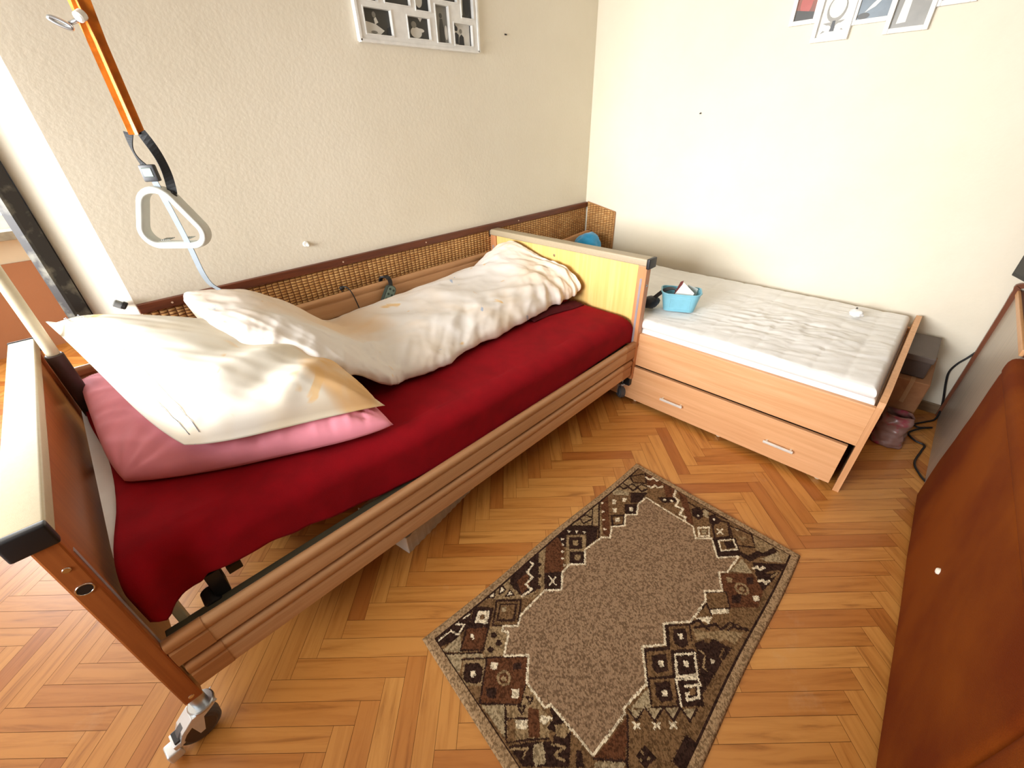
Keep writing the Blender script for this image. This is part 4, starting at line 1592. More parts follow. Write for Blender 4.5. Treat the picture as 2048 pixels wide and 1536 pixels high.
for v in g['verts']:
    d = v.co.normalized()
    k = 1 + 0.22 * fbm(d * 1.4 + Vector((4, 0, 0)))
    v.co = Vector((2.04 + d.x * 0.060 * k, 0.985 + d.y * 0.042 * k, 0.552 + d.z * 0.030 * k))
pc = tag(obj('pouch', bm, cloth('black_nylon', (34, 34, 40), 0.15, 0.6), smooth=True), 'black soft pouch lying beside the blue basket behind the footboard', 'pouch')
bm = BM()
tube(bm, smooth_path([(2.05, 0.975, 0.575), (2.085, 0.945, 0.612), (2.12, 0.925, 0.622), (2.145, 0.905, 0.612), (2.15, 0.898, 0.590)], 6), None, flat=(0.026, 0.003, (0.5, 0.8, 0.2)))
obj('flap', bm, cloth('black_nylon_flap', (34, 34, 40), 0.15, 0.6), pc)
# blue cushion and white towel in the corner end of that bed
bm = BM()
g = bmesh.ops.create_icosphere(bm, subdivisions=4, radius=1.0)
for v in g['verts']:
    d = v.co.normalized()
    k = 1 + 0.10 * fbm(d * 1.8)
    v.co = Vector((2.66 + d.x * 0.115 * k, 1.855 + d.y * 0.085 * k, 0.605 + d.z * 0.088 * k))
tag(obj('plush_cushion', bm, cloth('sky_blue_plush', (40, 150, 205), 0.15, 0.95, 300, 0.5, 0.5), smooth=True), 'sky blue plush cushion at the corner end of the beech bed', 'cushion')

# ------------------------------------------------------------------ things between that bed and the armchair
bm = BM()
box(bm, 2.485, 2.85, -0.222, -0.095, 0.0, 0.318, 0.003, 1)
cbx = obj('cardboard_box', bm, wood('brown_cardboard', (140, 96, 62), (158, 112, 74), 'x', 0.8, 20, 4))
tag(cbx, 'brown cardboard box standing behind the end of the beech bed', 'box')
bm = BM()
box(bm, 2.4838, 2.852, -0.166, -0.150, 0.20, 0.3192)
obj('packing_tape', bm, plain('box_tape', (168, 130, 92), 0.5), cbx)
bm = BM()
box(bm, 2.53, 2.82, -0.192, -0.095, 0.320, 0.425, 0.006, 2)
db = tag(obj('shoe_box', bm, plain('dark_taupe_card', (74, 62, 56), 0.6)), 'dark brown box standing on top of the cardboard box', 'box')
bm = BM()
box(bm, 2.524, 2.826, -0.197, -0.092, 0.400, 0.429, 0.004, 2)
obj('lid', bm, plain('taupe_lid', (88, 76, 68), 0.6), db)
# plastic carrier bag with pink print
m, t, b = new_mat('printed_plastic')
tc = t.nodes.new('ShaderNodeTexCoord')
n1 = t.nodes.new('ShaderNodeTexNoise')
n1.inputs['Scale'].default_value = 14
n1.inputs['Detail'].default_value = 3
t.links.new(tc.outputs['Object'], n1.inputs['Vector'])
r = t.nodes.new('ShaderNodeValToRGB')
r.color_ramp.elements[0].position = 0.52
r.color_ramp.elements[1].position = 0.66
r.color_ramp.elements[0].color = lin((140, 108, 100))
r.color_ramp.elements[1].color = lin((166, 50, 78))
t.links.new(n1.outputs['Fac'], r.inputs['Fac'])
t.links.new(r.outputs['Color'], b.inputs['Base Color'])
b.inputs['Roughness'].default_value = 0.25
bm = BM()
def bag(u, v):
    a = 2 * PI * v
    ca, sa = math.cos(a), math.sin(a)
    w = 0.058 - 0.010 * u
    d = 0.036 - 0.012 * u
    x = 2.420 + d * math.copysign(abs(ca) ** 0.6, ca) * 1.3
    y = -0.176 + w * math.copysign(abs(sa) ** 0.6, sa)
    k = 0.008 * ridge((x * 16, y * 16, u * 4), 2)
    return Vector((x + ca * k, y + sa * k, 0.004 + u * 0.17 + (0.018 * noise.noise((x * 12, y * 12, 1)) if u > 0.9 else 0)))
V = grid(bm, bag, 24, 64, closed_v=True)
bm.faces.new(V[0])
o = obj('plastic_bag', bm, m, smooth=True)
tag(o, 'crumpled plastic bag with pink print on the floor behind the beech bed', 'bag')

bm = BM()   # black cable: down the wall and coiled on the floor
P = smooth_path([(2.874, -0.345, 0.40), (2.870, -0.322, 0.345), (2.868, -0.300, 0.30), (2.866, -0.290, 0.25), (2.864, -0.302, 0.187), (2.864, -0.328, 0.096), (2.858, -0.340, 0.04), (2.80, -0.335, 0.007), (2.743, -0.303, 0.006), (2.678, -0.263, 0.006), (2.661, -0.285, 0.006), (2.70, -0.330, 0.006), (2.64, -0.290, 0.014), (2.572, -0.251, 0.006), (2.517, -0.279, 0.006), (2.50, -0.318, 0.006), (2.436, -0.312, 0.006), (2.314, -0.299, 0.006), (2.235, -0.325, 0.006), (2.18, -0.36, 0.006)], 10)
tube(bm, P, 0.0045, 10)
tag(obj('power_cable', bm, M_BLACK, smooth=True), 'black power cable running down the wall and looping on the floor', 'cable')

# ------------------------------------------------------------------ sideboard panel with TV, rust armchair
cb_ = thing('sideboard', 'dark topped sideboard with a grey front between the sofa and the right wall', 'cabinet', (2.48, -0.75, 0))
bm = BM()
box(bm, 2.09, 2.870, -1.20, -0.346, 0.0, 0.675, 0.002, 1)
obj('body', bm, wood('grey_beige_laminate', (166, 152, 136), (186, 170, 152), 'z', 0.3, 40, 2), cb_)
bm = BM()
box(bm, 2.085, 2.872, -1.20, -0.350, 0.675, 0.700, 0.004, 2)
obj('top', bm, wood('mahogany_top', (84, 40, 24), (106, 54, 32), 'x', 0.35, 60, 3), cb_)
bm = BM()
box(bm, 2.085, 2.850, -0.351, -0.340, 0.678, 0.702, 0.003, 2)
obj('front_edge', bm, M_EDGE, cb_)
bm = BM()
tube(bm, smooth_path([(2.862, -0.344, 0.0), (2.862, -0.343, 0.30), (2.862, -0.340, 0.60), (2.862, -0.338, 0.690), (2.862, -0.350, 0.722), (2.862, -0.50, 0.726), (2.862, -0.9, 0.726), (2.862, -1.19, 0.726)], 6), None, flat=(0.022, 0.020, (1, 0, 0)))
obj('back_rail', bm, wood('mahogany_edge', (104, 56, 32), (124, 68, 40), 'z', 0.35, 60, 3), cb_, smooth=True, angle=40)
tv = thing('television', 'black television on the sideboard at the right edge', 'television', (2.60, -0.42, 0.702))
td = Vector((-0.92, -0.38, 0)).normalized()
tn = Vector((0.38, -0.92, 0)).normalized()
def tvbox(bm, a0, a1, d0, d1, z0, z1, bev=0.0):
    vs = box(bm, a0, a1, d0, d1, z0, z1, bev, 2)
    for v in vs:
        p = v.co
        q = Vector((2.800, -0.288, 0)) + td * p.x + tn * p.y
        v.co = Vector((q.x, q.y, p.z))
bm = BM()
tvbox(bm, 0.0, 0.56, 0.0, 0.035, 0.772, 1.12, 0.005)
s_ = obj('screen_housing', bm, M_BLACK, tv)
bm = BM()
tvbox(bm, 0.012, 0.548, -0.0012, 0.001, 0.788, 1.106)
obj('screen', bm, plain('dark_screen', (12, 12, 14), 0.12), s_)
bm = BM()
tvbox(bm, 0.18, 0.40, 0.08, 0.22, 0.702, 0.714, 0.003)
tvbox(bm, 0.25, 0.32, 0.036, 0.13, 0.712, 0.80, 0.003)
obj('stand', bm, M_BLACK, tv)

m, t, b = new_mat('rust_velour')
tc = t.nodes.new('ShaderNodeTexCoord')
n1 = t.nodes.new('ShaderNodeTexNoise')
n1.inputs['Scale'].default_value = 3.0
n1.inputs['Detail'].default_value = 5
t.links.new(tc.outputs['Object'], n1.inputs['Vector'])
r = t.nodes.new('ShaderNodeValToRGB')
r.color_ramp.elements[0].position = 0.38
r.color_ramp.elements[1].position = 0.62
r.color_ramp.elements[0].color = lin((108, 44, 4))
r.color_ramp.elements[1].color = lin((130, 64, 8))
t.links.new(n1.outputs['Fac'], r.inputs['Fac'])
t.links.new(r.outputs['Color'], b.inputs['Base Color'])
b.inputs['Roughness'].default_value = 0.95
b.inputs['Sheen Weight'].default_value = 0.0
b.inputs['Specular IOR Level'].default_value = 0.15
n2 = t.nodes.new('ShaderNodeTexNoise')
n2.inputs['Scale'].default_value = 420
t.links.new(tc.outputs['Object'], n2.inputs['Vector'])
bp = t.nodes.new('ShaderNodeBump')
bp.inputs['Strength'].default_value = 0.5
bp.inputs['Distance'].default_value = 0.003
t.links.new(n2.outputs['Fac'], bp.inputs['Height'])
t.links.new(bp.outputs['Normal'], b.inputs['Normal'])
M_RUST = m
ac = thing('sofa', 'rust orange velour sofa filling the right edge of the photo', 'sofa', (1.4, -0.75, 0))
def soft_box(x0, x1, y0, y1, z0, z1, r, amp=0.004, seed=0.0):
    """soft upholstered block; its room side runs slightly oblique"""
    bm = BM()
    box(bm, x0, x1, y0, y1, z0, z1, r, 5)
    bmesh.ops.subdivide_edges(bm, edges=[e for e in bm.edges if e.calc_length() > 0.12], cuts=9, use_grid_fill=True)
    for v in bm.verts:
        n_ = fbm((v.co.x * 5 + seed, v.co.y * 5, v.co.z * 5), 3)
        v.co += Vector((0.3, 0.6, 0.6)) * n_ * amp
        v.co.y -= (2.06 - v.co.x) * 0.030
    return bm
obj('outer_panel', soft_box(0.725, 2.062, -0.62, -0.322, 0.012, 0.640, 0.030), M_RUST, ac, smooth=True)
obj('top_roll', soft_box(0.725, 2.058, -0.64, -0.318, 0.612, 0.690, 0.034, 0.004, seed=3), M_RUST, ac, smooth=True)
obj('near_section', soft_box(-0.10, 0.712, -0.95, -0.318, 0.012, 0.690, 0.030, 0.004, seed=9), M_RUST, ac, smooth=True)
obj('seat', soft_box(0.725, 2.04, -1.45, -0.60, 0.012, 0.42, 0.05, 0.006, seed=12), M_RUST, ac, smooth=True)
bm = BM()
crumple(bm, (1.338, -0.342, 0.287), 0.0105, (0.8, 0.9), 2, 2)  # small crumpled white blob on the sofa front
tag(obj('white_blob', bm, cloth('white_blob_cloth', (245, 240, 225), 0.02), smooth=True), 'tiny white crumpled fluff stuck on the rust sofa front', 'blob')

# ------------------------------------------------------------------ ribbed white carton under the care bed
bm = BM()
Rc = Matrix.Rotation(math.radians(11), 3, 'Z')
pr = [(-0.30, 0.0)]
n = 34
pts = []
for i in range(n + 1):
    x = -0.27 + 0.54 * i / n
    pts.append((x, -0.135 - (0.004 if i % 2 else 0.0)))
pts += [(0.27, 0.135), (-0.27, 0.135)]
pts = [tuple((Rc @ Vector((p[0], p[1], 0)))[:2]) for p in pts]
prism(bm, [(p[0] + 0.655, p[1] + 1.205) for p in pts], 'z', 0.0, 0.085)
ct = tag(obj('carton_tray', bm, plain('grey_white_carton', (186, 176, 158), 0.7, 0, 0.2, 200, 0.1)), 'low pale ribbed carton on the floor under the care bed', 'carton')
bm = BM()
e = [Rc @ Vector(v) for v in ((-0.272, -0.137, 0), (-0.272, 0.137, 0))]
tube(bm, [(e[0].x + 0.655, e[0].y + 1.205, 0.045), (e[1].x + 0.655, e[1].y + 1.205, 0.045)], None, flat=(0.088, 0.004, (0, 0, 1)))
obj('white_end', bm, plain('bright_white_card', (240, 240, 238), 0.6), ct)

